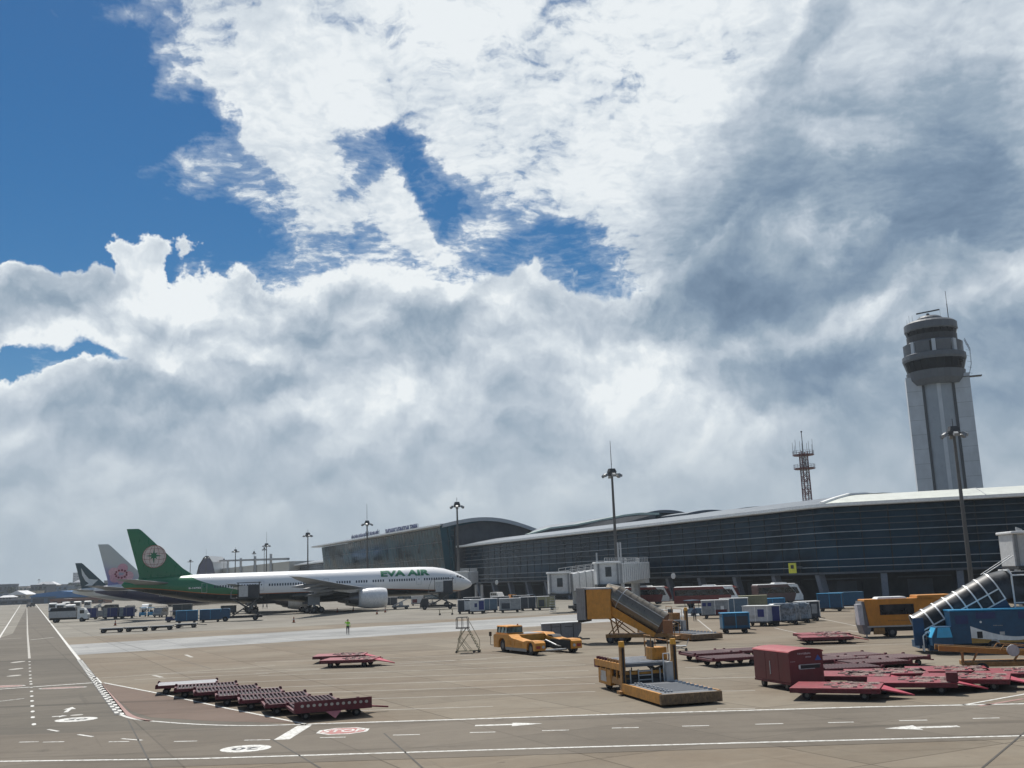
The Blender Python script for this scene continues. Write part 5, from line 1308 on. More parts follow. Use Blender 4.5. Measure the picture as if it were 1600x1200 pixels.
# --- yellow passenger stairs with steel barrel roof
def pax_stairs():
    t = thing('passenger_stairs', 'yellow passenger stairs under a shiny steel barrel canopy', 'passenger stairs', gp(997, 1004), R(158))
    ST = PM('barrel_steel', (.20, .17, .135), .30, .85, var=.15, scale=1.5, dirt=.2)
    a, b_ = Vector((-2.1, 0, 1.15)), Vector((1.9, 0, 3.6)); w = 1.0
    def sect(c, tilt, k=1.0): # barrel outline across the flight
        pts = []
        for i in range(19):
            th = math.radians(-42 + 264 * i / 18); pts.append((1.14 * k * math.cos(th), .28 + 1.14 * k * math.sin(th)))
        ux = Vector((-math.sin(tilt), 0, math.cos(tilt))); return [tuple(c + Vector((0, y, 0)) + ux * z) for y, z in pts]
    ti = math.atan2(b_.z - a.z, b_.x - a.x)
    MB().loft([sect(a, ti), sect(b_, ti)], caps=False, closed=False).loft([sect(b_, ti), sect(Vector((2.5, 0, 3.7)), R(5))], caps=False, closed=False).build('canopy', ST, t)
    for k in range(9):
        c = a.lerp(b_, k / 8); MB().loft([sect(c, ti, 1.025), sect(c + (b_ - a).normalized() * .07, ti, 1.025)], caps=False, closed=False).build('canopy_rib', LGREY if k == 7 else ST, t)
    ux = Vector((-math.sin(ti), 0, math.cos(ti)))
    for y, z in ((1.16, .28), (.85, 1.06), (-1.16, .28), (-.85, 1.06)): MB().beam(a + Vector((0, y, 0)) + ux * z, b_ + Vector((0, y, 0)) + ux * z, .06).build('canopy_rail', LGREY, t)
    MB().add([tuple(a + Vector((0, y * .96, 0)) + ux * (z)) for y, z in [(1.16 * math.cos(math.radians(-42 + 264 * i / 18)), .28 + 1.14 * math.sin(math.radians(-42 + 264 * i / 18))) for i in range(19)]], [tuple(range(19))]).build('entrance_shade', PM('entrance_brown', (.14, .075, .045), .8), t)
    for s in (-1, 1):
        MB().loft([[tuple(a + Vector((0, s * 1.02, 0)) + ux * -.78), tuple(a + Vector((0, s * 1.02, 0)) + ux * -.35), tuple(a + Vector((0, s * 1.08, 0)) + ux * -.35), tuple(a + Vector((0, s * 1.08, 0)) + ux * -.78)],
                   [tuple(b_ + Vector((0, s * 1.02, 0)) + ux * -1.15), tuple(b_ + Vector((0, s * 1.02, 0)) + ux * -.35), tuple(b_ + Vector((0, s * 1.08, 0)) + ux * -.35), tuple(b_ + Vector((0, s * 1.08, 0)) + ux * -1.15)]], smooth=False).build('side_panel', YEL, t)
    for k in range(13):
        c = a.lerp(b_, (k + .5) / 13); B(c.x - .18, c.x + .18, -.9, .9, c.z - .62, c.z - .56).build('tread', GREY, t)
    B(1.9, 4.1, -1.3, 1.3, 2.1, 4.65).build('head_cabin', PM('cabin_yellow', (.58, .26, .04), .5, dirt=.3), t, bevel=.05)
    B(1.85, 4.2, -1.35, 1.35, 4.65, 4.77).build('cabin_roof', LGREY, t)
    bl = MB()
    for k in range(5): bl.box(4.2 + k * .16, 4.34 + k * .16, -1.45, 1.45, 2.05, 4.8, ty=.03)
    bl.build('bellows', PM('bellows_grey', (.28, .28, .28), .8), t); B(4.5, 5.0, -1.2, 1.2, 1.85, 2.05).build('bumper', BLACK, t)
    B(-2.9, 2.6, -1.0, 1.0, .48, .78).build('chassis', YELD, t, bevel=.03)
    ff = MB()
    for s in (-1, 1): ff.beam((1.9, s * .75, .75), (2.2, s * .75, 2.4), .1).beam((.4, s * .75, .75), (2.4, s * .75, 2.2), .09).beam((2.4, s * .75, .75), (1.0, s * .75, 2.2), .08)
    ff.build('lift_frame', YELD, t)
    wheels(t, (-2.2, 1.2, 2.2), .85, .38, .26)
    B(-3.6, -2.7, -.95, .95, .25, .55).build('entry_step', YELD, t)
    B(-3.4, -2.6, 1.0, 1.25, .8, 1.9).build('entry_guard', PM('guard_rust', (.28, .12, .05), .7), t)
    for s in (-1, 1): MB().tube([(-3.5, s * .95, .5), (-3.5, s * .95, 1.5), (-2.5, s * .95, 2.0)], .035).build('handrail', YELD, t)
pax_stairs()

# --- blue passenger stairs with ribbed glass tube
def blue_stairs():
    p = G(1505, 1012)
    t = thing('passenger_stairs', 'blue passenger stairs with black ribbed tube and white swoosh on its truck', 'passenger stairs', (31.2, 68.5, 0), R(-9))
    TB = GLASS('tube_black', (.035, .040, .046), .42, .3)
    a, b_ = Vector((-4.4, 1.4, 1.5)), Vector((.7, 1.4, 4.1)); w = 1.12
    ti = math.atan2(b_.z - a.z, b_.x - a.x); ux = Vector((-math.sin(ti), 0, math.cos(ti)))
    def sect(c, k=1.0, tilt=ti):
        u = Vector((-math.sin(tilt), 0, math.cos(tilt)))
        pts = [(-w * k, -.85)] + [(-w * k * math.cos(math.pi * i / 12), -.1 + w * k * 1.0 * math.sin(math.pi * i / 12)) for i in range(13)] + [(w * k, -.85)]
        return [tuple(c + Vector((0, y, 0)) + u * z) for y, z in pts]
    for k in range(7):
        c0, c1_ = a.lerp(b_, k / 7 + .005), a.lerp(b_, (k + 1) / 7 - .005)
        MB().loft([sect(c0), sect(c1_)], caps=False, closed=False).build('tube_panel', TB, t)
    for k in range(8):
        c = a.lerp(b_, k / 7); d = (b_ - a).normalized() * .05
        MB().loft([sect(c - d, 1.04), sect(c + d, 1.04)], caps=False, closed=False).build('white_rib', WHITE, t)
    for s in (-1, 1):
        for z, k in ((-.05, 1.05), (-.8, 1.05)): MB().beam(a + Vector((0, s * w * k, 0)) + ux * z, b_ + Vector((0, s * w * k, 0)) + ux * z, .08).build('white_stringer', WHITE, t)
    MB().loft([sect(b_, .98), [tuple(Vector(q) + Vector((1.2, 0, .25))) for q in sect(b_, .98, R(8))]], caps=False, closed=False).build('neck_panel', TB, t)
    for s in (-1, 1): MB().loft([[tuple(a + Vector((0, s * w, 0)) + ux * -1.35), tuple(a + Vector((0, s * w, 0)) + ux * -.86), tuple(a + Vector((0, s * (w - .06), 0)) + ux * -.86), tuple(a + Vector((0, s * (w - .06), 0)) + ux * -1.35)], [tuple(b_ + Vector((0, s * w, 0)) + ux * -1.5), tuple(b_ + Vector((0, s * w, 0)) + ux * -.86), tuple(b_ + Vector((0, s * (w - .06), 0)) + ux * -.86), tuple(b_ + Vector((0, s * (w - .06), 0)) + ux * -1.5)]], smooth=False).build('flight_side', BLUE, t)
    for k in range(14):
        c = a.lerp(b_, (k + .5) / 14) - Vector((0, 0, .95)); B(c.x - .2, c.x + .2, .5, 2.3, c.z, c.z + .05).build('tread', GREY, t)
    # head cabin
    B(1.6, 4.8, .25, 2.55, 3.0, 5.15).build('head_cabin', TB, t, bevel=.12)
    hf = MB()
    for x in (1.6, 4.3): hf.tube([(x, .2, 2.4), (x, .2, 4.95), (x - .12, .35, 5.22), (x - .12, 2.4, 5.22), (x, 2.6, 4.95), (x, 2.6, 2.4)], .06)
    for z in (3.1, 4.9): hf.tube([(1.6, .18, z), (4.3, .18, z)], .055)
    hf.build('cabin_frame', WHITE, t)
    B(4.8, 6.0, .1, 2.7, 2.9, 5.3).build('bellows', PM('bellows_dark', (.04, .045, .05), .8), t)
    for s in (0, .35): MB().tube([(-.3 + s, .3 + s, 5.0), (1.7 + s, .3 + s, 6.2)], .03).build('roof_handrail', WHITE, t)
    n0 = set(t.children)
    # truck body
    B(-1.6, 7.8, -1.15, 1.1, .62, 2.72).build('truck_body', BLUE, t, bevel=.05)
    B(-1.62, 7.8, -1.17, 1.12, 2.72, 2.8).build('body_top', BLUEL, t)
    def wtop(u): return 1.75 - .72 * math.sin(min(u / .62, 1) * math.pi / 2) + (.34 * ((u - .62) / .38) ** 1.6 if u > .62 else 0)
    def wbot(u): return 1.00 - .20 * math.sin(min(u / .6, 1) * math.pi / 2) + (.50 * ((u - .6) / .4) ** 1.5 if u > .6 else 0)
    us = [i / 24 for i in range(25)]; sx_ = lambda u: -.42 + 4.75 * u
    MB().loft([[(sx_(u), -1.165, wbot(u)), (sx_(u), -1.165, max(wtop(u), wbot(u) + .05)), (sx_(u), -1.150, max(wtop(u), wbot(u) + .05)), (sx_(u), -1.150, wbot(u))] for u in us], smooth=False).build('white_swoosh', WHITE, t)
    MB().loft([[(sx_(u), -1.163, .66), (sx_(u), -1.163, wbot(u) - .003), (sx_(u), -1.150, wbot(u) - .003), (sx_(u), -1.150, .66)] for u in us], smooth=False).build('gold_swoosh', GOLD, t)
    for x0, x1, z0, z1, mt in ((-1.3, -.5, 1.9, 2.45, NAVY), (.0, 1.2, 2.2, 2.6, NAVY), (2.6, 5.0, 2.15, 2.6, NAVY), (-.05, .28, .98, 1.40, BLACK), (1.35, 1.65, 1.16, 1.36, LGREY)): B(x0, x1, -1.18, -1.151, z0, z1).build('side_hatch', mt, t)
    MB().cyl((.25, -1.2, 2.0), (.25, -1.15, 2.0), .07, .07, 8).build('fuel_cap', WHITE, t)
    faint_lettering('number_lettering', t, (1.0, -1.158, 1.72), (1, 0, 0), (0, 0, 1), 6, .6, .07, GREY, .006, 5)
    MB().prism([(-2.9, .55), (-2.9, 1.05), (-2.55, 1.75), (-1.6, 1.75), (-1.6, .55)], -1.3, .2).build('motor_box', BLUE, t, bevel=.03)
    MB().add([(-2.92, -1.2, 1.08), (-2.92, .1, 1.08), (-2.60, .1, 1.70), (-2.60, -1.2, 1.70), (-2.86, -1.2, 1.05), (-2.86, .1, 1.05), (-2.54, .1, 1.67), (-2.54, -1.2, 1.67)], [(3, 2, 1, 0), (4, 5, 6, 7), (0, 1, 5, 4), (2, 3, 7, 6), (1, 2, 6, 5), (3, 0, 4, 7)]).build('pale_hood', PM('hood_sky_blue', (.06, .40, .68), .4, dirt=.15), t)
    MB().box(-2.6, -1.62, -1.32, -1.301, 1.08, 1.72, tx=.12).build('pale_hood', PM('hood_sky_blue', (.06, .40, .68), .4, dirt=.15), t)
    B(-1.6, 7.8, -1.0, 1.0, .34, .61).build('chassis', BLACK, t)
    wheels(t, (.9, 5.8), 1.05, .42, .28); MB().cyl((1.0, -1.18, .62), (1.0, -1.1, .62), .3, .3, 12).build('spare_disc', LGREY, t)
    B(2.2, 3.6, -1.12, -.6, .25, .6).build('side_tank', BLUE, t)
    for o in t.children:
        if o not in n0: o.location.x -= 1.3
    # entry guard at the foot of the flight
    for y in (.3, .7):
        MB().tube([(-4.5, y - .5, .15), (-4.5, y - .5, 1.15), (-4.25, y - .5, 1.35), (-3.5, y - .5, 1.6)], .045).build('white_hoop', WHITE, t)
    B(-4.7, -3.9, .2, 2.5, .3, .75).build('entry_step', BLUE, t); B(-5.0, -4.3, .15, .3, .5, 2.3).build('entry_panel', PM('entry_dark_blue', (.01, .05, .12), .5), t); B(-4.2, -3.2, -.3, .3, .2, 1.3).build('foot_box', BLUE, t)
blue_stairs()

# --- yellow catering truck
t = thing('catering_truck', 'amber box truck with long dark side window parked at the right', 'truck', (31.3, 86.0, 0), R(-4)); t.scale = (.85, .85, .88)
CY = PM('truck_amber', (.50, .20, .02), .5, dirt=.35, dcol=(.2, .09, .03), scale=1.2)
MB().prism([(-3.0, 1.05), (-3.3, 3.35), (-3.3, 3.5), (3.2, 3.5), (3.2, 1.05)], -1.2, 1.2).build('box_body', CY, t, bevel=.05)
B(-1.9, 1.35, -1.225, -1.20, 2.05, 3.0).build('side_window', SCREEN, t)
for (x0, x1, z0, z1) in ((-1.97, 1.42, 3.0, 3.07), (-1.97, 1.42, 1.98, 2.05), (-1.97, -1.9, 2.05, 3.0), (1.35, 1.42, 2.05, 3.0)): B(x0, x1, -1.24, -1.20, z0, z1).build('window_frame', CY, t)
B(-2.0, .9, -.9, .9, 3.5, 3.68, tx=.2, ty=.1).build('roof_unit', WHITE, t, bevel=.03)
B(1.7, 5.2, -1.2, 1.2, 3.3, 3.75, tx=.1).build('front_canopy', CY, t, bevel=.05); B(3.2, 5.0, -1.15, 1.15, 1.05, 3.3).build('front_body', CY, t, bevel=.05)
B(-3.2, 3.2, -1.215, -1.19, .95, 1.08).build('side_trim', LGREY, t); B(-3.4, 5.0, -1.0, 1.0, .55, .94).build('chassis', BLACK, t)
MB().prism([(-3.95, 1.2), (-4.05, 3.1), (-3.55, 3.1), (-3.5, 1.2)], -1.35, -.2).build('raised_flap', PM('flap_grey', (.45, .47, .50), .5, dirt=.2), t)
MB().prism([(-3.5, .3), (-3.75, 1.3), (-3.55, 3.35), (-2.95, 3.3), (-2.75, 1.2), (-3.0, .3)], -1.1, 1.1).build('rear_platform', PM('flap_dark', (.17, .17, .18), .6, dirt=.4), t)
faint_lettering('side_lettering', t, (-1.2, -1.208, 1.45), (1, 0, 0), (0, 0, 1), 16, 2.4, .13, PM('faded_brown', (.30, .12, .03), .6), .006, 7)
wheels(t, (-.9, 3.9), 1.0, .46, .3); B(-2.6, -1.6, -1.15, -.8, .3, .9).build('outrigger', YELD, t); MB().beam((-3.3, -1, .06), (-3.3, -1, 1.0), .12).build('stabiliser_leg', LGREY, t)

# --- yellow belt loader with long beams
t = thing('belt_loader', 'rusty yellow belt loader with long low beam before the blue stairs', 'belt loader', (26.4, 55.0, 0), R(-12))
for s in (-1, 1): MB().beam((-4.2, s * .55, 1.45), (3.6, s * .55, .85), .14, .28).build('side_rail', YELD if s > 0 else PM('beam_yellow', (.36, .17, .03), .5, dirt=.5), t)
MB().beam((-4.1, 0, 1.5), (3.5, 0, .90), .9, .05).build('belt', BLACK, t); MB().beam((-4.0, 0, 1.38), (3.4, 0, .78), .85, .08).build('belt_bed', DARK, t)
B(-3.0, 3.2, -.8, .8, .48, .72).build('chassis', YELD, t, bevel=.03); wheels(t, (-2.2, 1.9), .8, .34, .2)
for x in (-2.6, -.6, 1.4): MB().beam((x, -.6, .7), (x + .3, -.6, 1.25 - .07 * (x + 2.6)), .09).build('support_leg', YELD, t)
MB().beam((-3.1, -.75, .04), (-3.1, -.75, 1.25), .12).build('front_leg', YELD, t); MB().cyl((-.6, -.85, 1.28), (-.6, -.7, 1.28), .3, .3, 14).build('hand_wheel', LGREY, t)
B(.6, 2.6, .85, 1.5, .7, 1.1).build('motor_box', DARK, t, bevel=.03); B(3.2, 3.7, -.8, .8, .3, 1.0).build('end_frame', YELD, t)
for s in (-1, 1): MB().tube([(-1.2, s * .75, 1.3), (-1.0, s * .75, 1.55), (3.3, s * .75, 1.2), (3.4, s * .75, .9)], .03).build('handrail', YELD, t)

# --- closed baggage carts, cargo containers
def cart(label, px, py, rot, L, h, body, roof=None, name='baggage_cart', cat='cart', grp='carts and cargo containers on the apron', W=1.7, wrap=False, open_=False, panel=None, patch=None):
    t = thing(name, label, cat, gp(px, py), R(rot), grp)
    B(-L / 2, L / 2, -W / 2, W / 2, .34, .48).build('chassis', DARK, t)
    if wrap:
        rg = []
        rnd = random.Random(px)
        for z, k in ((.49, 1), (.49 + h * .3, .985), (.49 + h * .7, .97), (.49 + h * .93, .93), (.49 + h, .8)):
            rg.append([((L / 2 * k + rnd.uniform(-.05, .05)) * (math.copysign(abs(math.cos(a)) ** .35, math.cos(a))), (W / 2 * k + rnd.uniform(-.05, .05)) * math.copysign(abs(math.sin(a)) ** .35, math.sin(a)), z + rnd.uniform(-.03, .03)) for a in [2 * math.pi * (i + .5) / 20 for i in range(20)]])
        MB().loft(rg, smooth=False).build('wrapped_load', body, t)
        for y in (-.3, .35): MB().tube([(L * y, -W / 2 - .02, .5), (L * y, -W / 2 * .96, .49 + h * .85), (L * y, 0, .52 + h)], .025).build('strap', LGREY, t)
    else:
        B(-L / 2 + .03, L / 2 - .03, -W / 2 + .03, W / 2 - .03, .49, .49 + h).build('body', body, t, bevel=.025)
        B(-L / 2 - .04, L / 2 + .04, -W / 2 - .04, W / 2 + .04, .49 + h, .55 + h).build('roof', roof or LGREY, t)
        for x in ((-L / 2 + .06, 0, L / 2 - .06) if L > 2.2 else (-L / 2 + .06, L / 2 - .06)): B(x - .035, x + .035, -W / 2 - .005, -W / 2 + .028, .5, .48 + h).build('post', roof or LGREY, t)
        if panel: B(-L * .42, L * .42, -W / 2 + .0, -W / 2 + .024, .75 + 0, .49 + h * .8).build('side_panel', panel, t)
        if patch:
            for k, (x0, x1, z0, z1, m_) in enumerate(patch): B(x0 * L, x1 * L, -W / 2 + .004, -W / 2 + .028, .49 + h * z0, .49 + h * z1).build('side_marking', m_, t)
    wheels(t, (-L * .34, L * .34), W * .38, .19, .13)
    MB().beam((L / 2, 0, .32), (L / 2 + .7, 0, .22), .07).build('towbar', DARK, t)
    return t
SILV = PM('container_silver', (.26, .28, .30), .45, .4, dirt=.45, var=.2); WRAP = PM('plastic_wrap', (.17, .20, .23), .3, var=.6, scale=3, dirt=.5, dcol=(.4, .42, .44), bump=.03)
BG = PM('container_bluegrey', (.10, .16, .22), .5, dirt=.3); DBL = PM('container_navy', (.018, .03, .16), .45, dirt=.2); WHC = PM('container_white', (.5, .52, .54), .5, dirt=.3); OLV = PM('container_olive', (.24, .24, .15), .6, dirt=.3)
DGR = PM('container_dark', (.045, .055, .07), .6); TEAL = PM('cart_teal', (.012, .09, .18), .5, dirt=.3)
cart('small dark blue cart with pale roof standing alone before the container row', 1149, 989, -2, 2.6, 1.35, TEAL, BLUEL, panel=DGR)
p_ = again
cart('white and navy container at the front of the right row', 1186, 978, -35, 2.8, 1.55, WHC, WHITE, 'cargo_container', 'container', patch=[(-.3, .1, .2, .4, LGREY), (.1, .35, .3, .8, DBL)])
cart('navy sided container between the white one and the wrapped loads', 1203, 977, -15, 2.4, 1.5, DBL, WHITE, 'cargo_container', 'container')
cart('bulky load wrapped in crinkled plastic, right of the navy container', 1226, 976, -6, 3.3, 1.7, WRAP, wrap=True, name='wrapped_pallet', cat='pallet')
cart('second plastic wrapped load, farther right in the row', 1248, 973, 0, 2.6, 1.6, WRAP, wrap=True, name='wrapped_pallet', cat='pallet')
cart('grey container at the right end of the wrapped row', 1263, 970, 0, 2.4, 1.6, DGR, WHITE, 'cargo_container', 'container', patch=[(-.3, -.05, .2, .8, SILV), (.1, .35, .2, .85, SILV)])
cart('silver container with blue marks at the left of the back row', 1119, 966, -14, 3.4, 1.7, SILV, WHITE, 'cargo_container', 'container', patch=[(-.45, -.32, .6, .85, DBL), (-.26, -.13, .6, .85, DBL), (.0, .42, .0, .35, RED), (.2, .32, .35, .6, WHITE)])
cart('grey blue container with white roof in the middle of the back row', 1148, 962, -10, 3.6, 1.7, BG, WHITE, 'cargo_container', 'container')
cart('olive covered load behind the white and navy container', 1178, 960, -8, 3.6, 1.9, OLV, OLV, 'cargo_container', 'container')
cart('low blue roofed cart behind the row near the slanted column', 1206, 953, 0, 3.6, 1.1, TEAL, BLUEL)
# row in front of the terminal near the airliner nose
row = [(726, 959, 'navy and grey container at the left end of the row right of the nose', 2.2, DGR, [(.0, .4, .1, .9, WHC)]), (746, 959, 'white and navy container second from the left end of the nose row', 2.3, WHC, [(-.2, .0, .35, .7, NAVY), (.1, .45, .1, .9, DBL)]),
       (765, 957, 'pale blue container third in the nose row', 2.6, BG, None), (797, 957, 'grey container with open front in the middle of the nose row', 3.4, SILV, [(-.4, .0, .1, .6, DGR)]), (825, 954, 'dark grey container right of the middle of the nose row', 2.6, DGR, None),
       (853, 953, 'yellowish container at the right end of the nose row', 3.0, OLV, [(-.4, -.1, .1, .7, DGR)])]
for px, py, lab, L, m_, pt in row: cart(lab, px, py, 4, L * 1.08, 1.85, m_, WHC, 'cargo_container', 'container', patch=pt, W=2.0)
for px, py, lab in [(738, 951, 'grey roofed container behind the left end of the nose row'), (783, 950, 'dim container behind the middle of the nose row'), (815, 948, 'dim container behind the right of the nose row')]: cart(lab, px, py, 4, 3.4, 1.7, DGR, LGREY, 'cargo_container', 'container')
# low blue units at the right below the terminal
cart('blue cart at the left end of the pair under the terminal, right side', 1299, 955, -25, 3.2, 1.8, BLUE, BLUEL, panel=None)
cart('dark blue cart right behind the first one under the terminal', 1324, 951, -5, 4.4, 1.7, TEAL, TEAL)
# tail-side carts
cart('left blue cart before the tail of the near airliner', 292, 974, 14, 3.7, 1.7, BLUE, BLUEL); cart('right blue cart before the tail of the near airliner', 329, 972, 12, 3.7, 1.7, BLUE, BLUEL)
cart('navy container left of the two blue tugs', 228 - 30, 966, 12, 3.2, 1.9, DBL, GREY, 'cargo_container', 'container', patch=[(-.45, -.2, .0, 1.0, SILV)]); cart('navy container in the middle of the far left row', 173, 967, 12, 3.2, 1.9, DBL, GREY, 'cargo_container', 'container', patch=[(-.45, -.2, .0, 1.0, SILV)])
cart('grey container between the two navy ones', 186, 966, 12, 2.6, 1.5, SILV, GREY, 'cargo_container', 'container'); cart('navy container right behind the white lorry', 143, 968, 12, 2.4, 2.0, DBL, GREY, 'cargo_container', 'container'); cart('low grey container right of the lorry', 156, 966, 12, 2.6, 1.2, SILV, GREY, 'cargo_container', 'container')
# four flat dollies in a train
fd = None
for i, (px, py) in enumerate([(175, 988.5), (214, 986.5), (253, 984.5), (291, 981)]):
    lab = 'empty grey flat dolly, ' + ['leftmost', 'second', 'third', 'rightmost'][i] + ' of the train of four before the tail'
    if fd is None:
        fd = thing('flat_dolly', lab, 'dolly', gp(px, py), R(14), 'train of four flat dollies')
        B(-1.6, 1.6, -1.1, 1.1, .55, .68).build('deck', PM('dolly_grey', (.13, .14, .15), .6), fd); B(-1.3, 1.3, -.5, .5, .35, .54).build('frame', DARK, fd); wheels(fd, (-1.15, 1.15), .9, .3, .2)
        MB().beam((1.6, 0, .5), (3.1, 0, .35), .1).build('towbar', DARK, fd)
    else: again(fd, gp(px, py), R(14 - i), lab, 'train of four flat dollies')

# ------------------------------------------------------------------ road vehicles
def vehicle(name, label, cat, px, py, rot, prof, W, body, wins, xs, r=.36, roofc=None, extra=None, grp=None):
    """prof: side outline (x, z); wins: list of (x0, x1, z0, z1) side windows"""
    t = thing(name, label, cat, gp(px, py) if py is not None else px, R(rot), grp)
    MB().prism(prof, -W / 2, W / 2).build('body', body, t, bevel=.06)
    for s in (-1, 1):
        for (x0, x1, z0, z1) in wins: B(x0, x1, min(s * W / 2, s * (W / 2 + .015)), max(s * W / 2, s * (W / 2 + .015)), z0, z1).build('side_window', GL, t)
    wheels(t, xs, W / 2 - .12, r, .22)
    if extra: extra(t)
    return t
def windscreen(x0, z0, x1, z1, W, t, mat=GL):
    d = Vector((z1 - z0, 0, -(x1 - x0))).normalized() * .02
    P = [(x0, -W / 2 + .12, z0), (x0, W / 2 - .12, z0), (x1, W / 2 - .16, z1), (x1, -W / 2 + .16, z1)]
    MB().add([tuple(Vector(p) + d) for p in P] + [tuple(Vector(p) - d) for p in P], [(0, 1, 2, 3), (7, 6, 5, 4), (0, 4, 5, 1), (1, 5, 6, 2), (2, 6, 7, 3), (3, 7, 4, 0)]).build('windscreen', mat, t)
def coach(label, px, py, rot, mat=BUSRED, L=11.0):
    h = L / 2
    def ex(t):
        windscreen(h - .12, 1.25, h - .9, 2.95, 2.5, t)
        B(-h + .2, h - 1.4, -1.27, -1.25, 1.75, 2.7).build('window_band', GL, t); B(-h + .2, h - 1.4, 1.25, 1.27, 1.75, 2.7).build('window_band', GL, t)
        for s in (-1, 1):
            MB().prism([(h - 2.6, 3.1), (h - 1.2, 1.6), (h - 1.6, .5), (h - .05, .5), (h - .02, 1.2), (h - .95, 3.1)], s * 1.25 - .02, s * 1.25 + .02).build('white_flank', WHITE, t)
            MB().prism([(h - 2.0, 2.6), (h - 1.2, 1.6), (h - .6, 1.6), (h - 1.05, 2.6)], s * 1.25 - .03, s * 1.25 + .03).build('cab_window', GL, t)
            MB().tube([(h - .9, s * 1.2, 2.9), (h - .1, s * 1.5, 2.8), (h, s * 1.5, 2.2)], .05).build('mirror', BLACK, t)
        MB().box(-h + .1, h - 1.2, -1.2, 1.2, 3.16, 3.26, tx=.1, ty=.1).build('roof', WHITE, t); B(-.8, 1.6, -.8, .8, 3.261, 3.45, tx=.2, ty=.1).build('roof_unit', WHITE, t)
        B(h - .04, h + .06, -1.15, 1.15, .5, .8).build('bumper', WHITE, t)
        for s in (-1, 1): MB().cyl((h + .0, s * .9, .98), (h + .05, s * .9, .98), .14, .14, 8).build('headlight', LGREY, t)
    return vehicle('coach', label, 'coach', px, py, rot, [(-h, .4), (-h, 3.0), (-h + .15, 3.15), (h - 1.0, 3.15), (h - .6, 2.9), (h, 1.2), (h, .4)], 2.5, mat, [], (-h + 2.6, h - 2.4), .48, extra=ex, grp='coaches parked under the terminal')
coach('red coach with white raked front, second from the left', 1106, 946, -20)
coach('coach partly hidden behind the yellow stairs, only its white front showing', 1008, 944, -20, L=10)
coach('dim brownish coach parked deeper under the terminal', 1216, 943, 10, PM('coach_brown', (.10, .055, .05), .5), L=8)
def van(label, px, py, rot, mat, name='van', grp=None, sc=1.0):
    def ex(t):
        windscreen(2.15 * sc, 1.15, 1.45 * sc, 1.85, 1.7, t); B(2.4 * sc, 2.46 * sc, -.8, .8, .4, .65).build('bumper', GREY, t)
        for s in (-1, 1): MB().cyl((2.42 * sc, s * .65, .85), (2.46 * sc, s * .65, .85), .1, .1, 8).build('headlight', LGREY, t)
    h = 2.4 * sc
    return vehicle(name, label, name, px, py, rot, [(-h, .35), (-h, 1.9), (-h + .15, 2.02), (1.3 * sc, 2.02), (1.5 * sc, 1.9), (2.2 * sc, 1.12), (h, 1.0), (h, .35)], 1.8, mat, [(-2.0 * sc, -.9 * sc, 1.2, 1.75), (-.75 * sc, .35 * sc, 1.2, 1.75), (.5 * sc, 1.3 * sc, 1.2, 1.75)], (-1.5 * sc, 1.5 * sc), .34, extra=ex, grp=grp)
def bus_small(label, px, py, rot, L=7.0, hh=2.9, mat=None, grp='white apron buses at the far left'):
    h = L / 2
    def ex(t):
        B(-h - .015, -h, -.95, .95, 1.3, 2.3).build('rear_window', GL, t); B(h, h + .015, -.95, .95, 1.2, 2.4).build('windscreen', GL, t); B(-h + .05, h - .05, -1.1, 1.1, hh, hh + .14, tx=.2, ty=.15).build('roof', WHITE, t)
    return vehicle('apron_bus', label, 'bus', px, py, rot, [(-h, .35), (-h, hh - .1), (-h + .15, hh), (h - .15, hh), (h, hh - .2), (h, .35)], 2.3, mat or WHITE, [(-h + .5 + k * 1.25, -h + 1.55 + k * 1.25, 1.4, 2.3) for k in range(int((L - .8) / 1.25))], (-h * .6, h * .6), .42, extra=ex, grp=grp)
for i, (px, py, lab) in enumerate([(82.5, 955.5, 'apron bus standing alone at the far left end'), (95, 958, 'apron bus second from the left, half behind the lorry'), (103, 953, 'apron bus in the back line, left of the middle'), (121, 952, 'apron bus in the back line, right of the middle'), (137, 951, 'rightmost white apron bus of the back line'), (110, 961, 'apron bus close behind the white lorry')]):
    bus_small(lab, px, py, 110, 6.5, 2.7)
# white lorry with dark tarpaulin
t = thing('lorry', 'white lorry with dark tarpaulin bed facing right', 'lorry', gp(111, 972), R(10))
B(-4.2, 1.2, -1.15, 1.15, 1.0, 2.3).build('bed', PM('lorry_grey', (.38, .39, .40), .5), t); B(-4.1, 1.1, -1.1, 1.1, 2.3, 3.0, tx=.25, ty=.2).build('tarpaulin', PM('tarp_black', (.03, .032, .035), .9), t)
MB().prism([(1.4, .6), (1.4, 2.7), (1.7, 2.85), (2.6, 2.85), (3.3, 1.7), (3.5, 1.5), (3.5, .6)], -1.05, 1.05).build('cab', WHITE, t, bevel=.06)
windscreen(3.3, 1.72, 2.65, 2.7, 2.1, t)
for s in (-1, 1): B(1.9, 2.75, min(s * 1.05, s * 1.065), max(s * 1.05, s * 1.065), 1.7, 2.4).build('side_window', GL, t)
B(-4.2, 3.2, -.5, .5, .55, .95).build('chassis', BLACK, t); wheels(t, (-2.9, 2.3), .95, .45, .28)
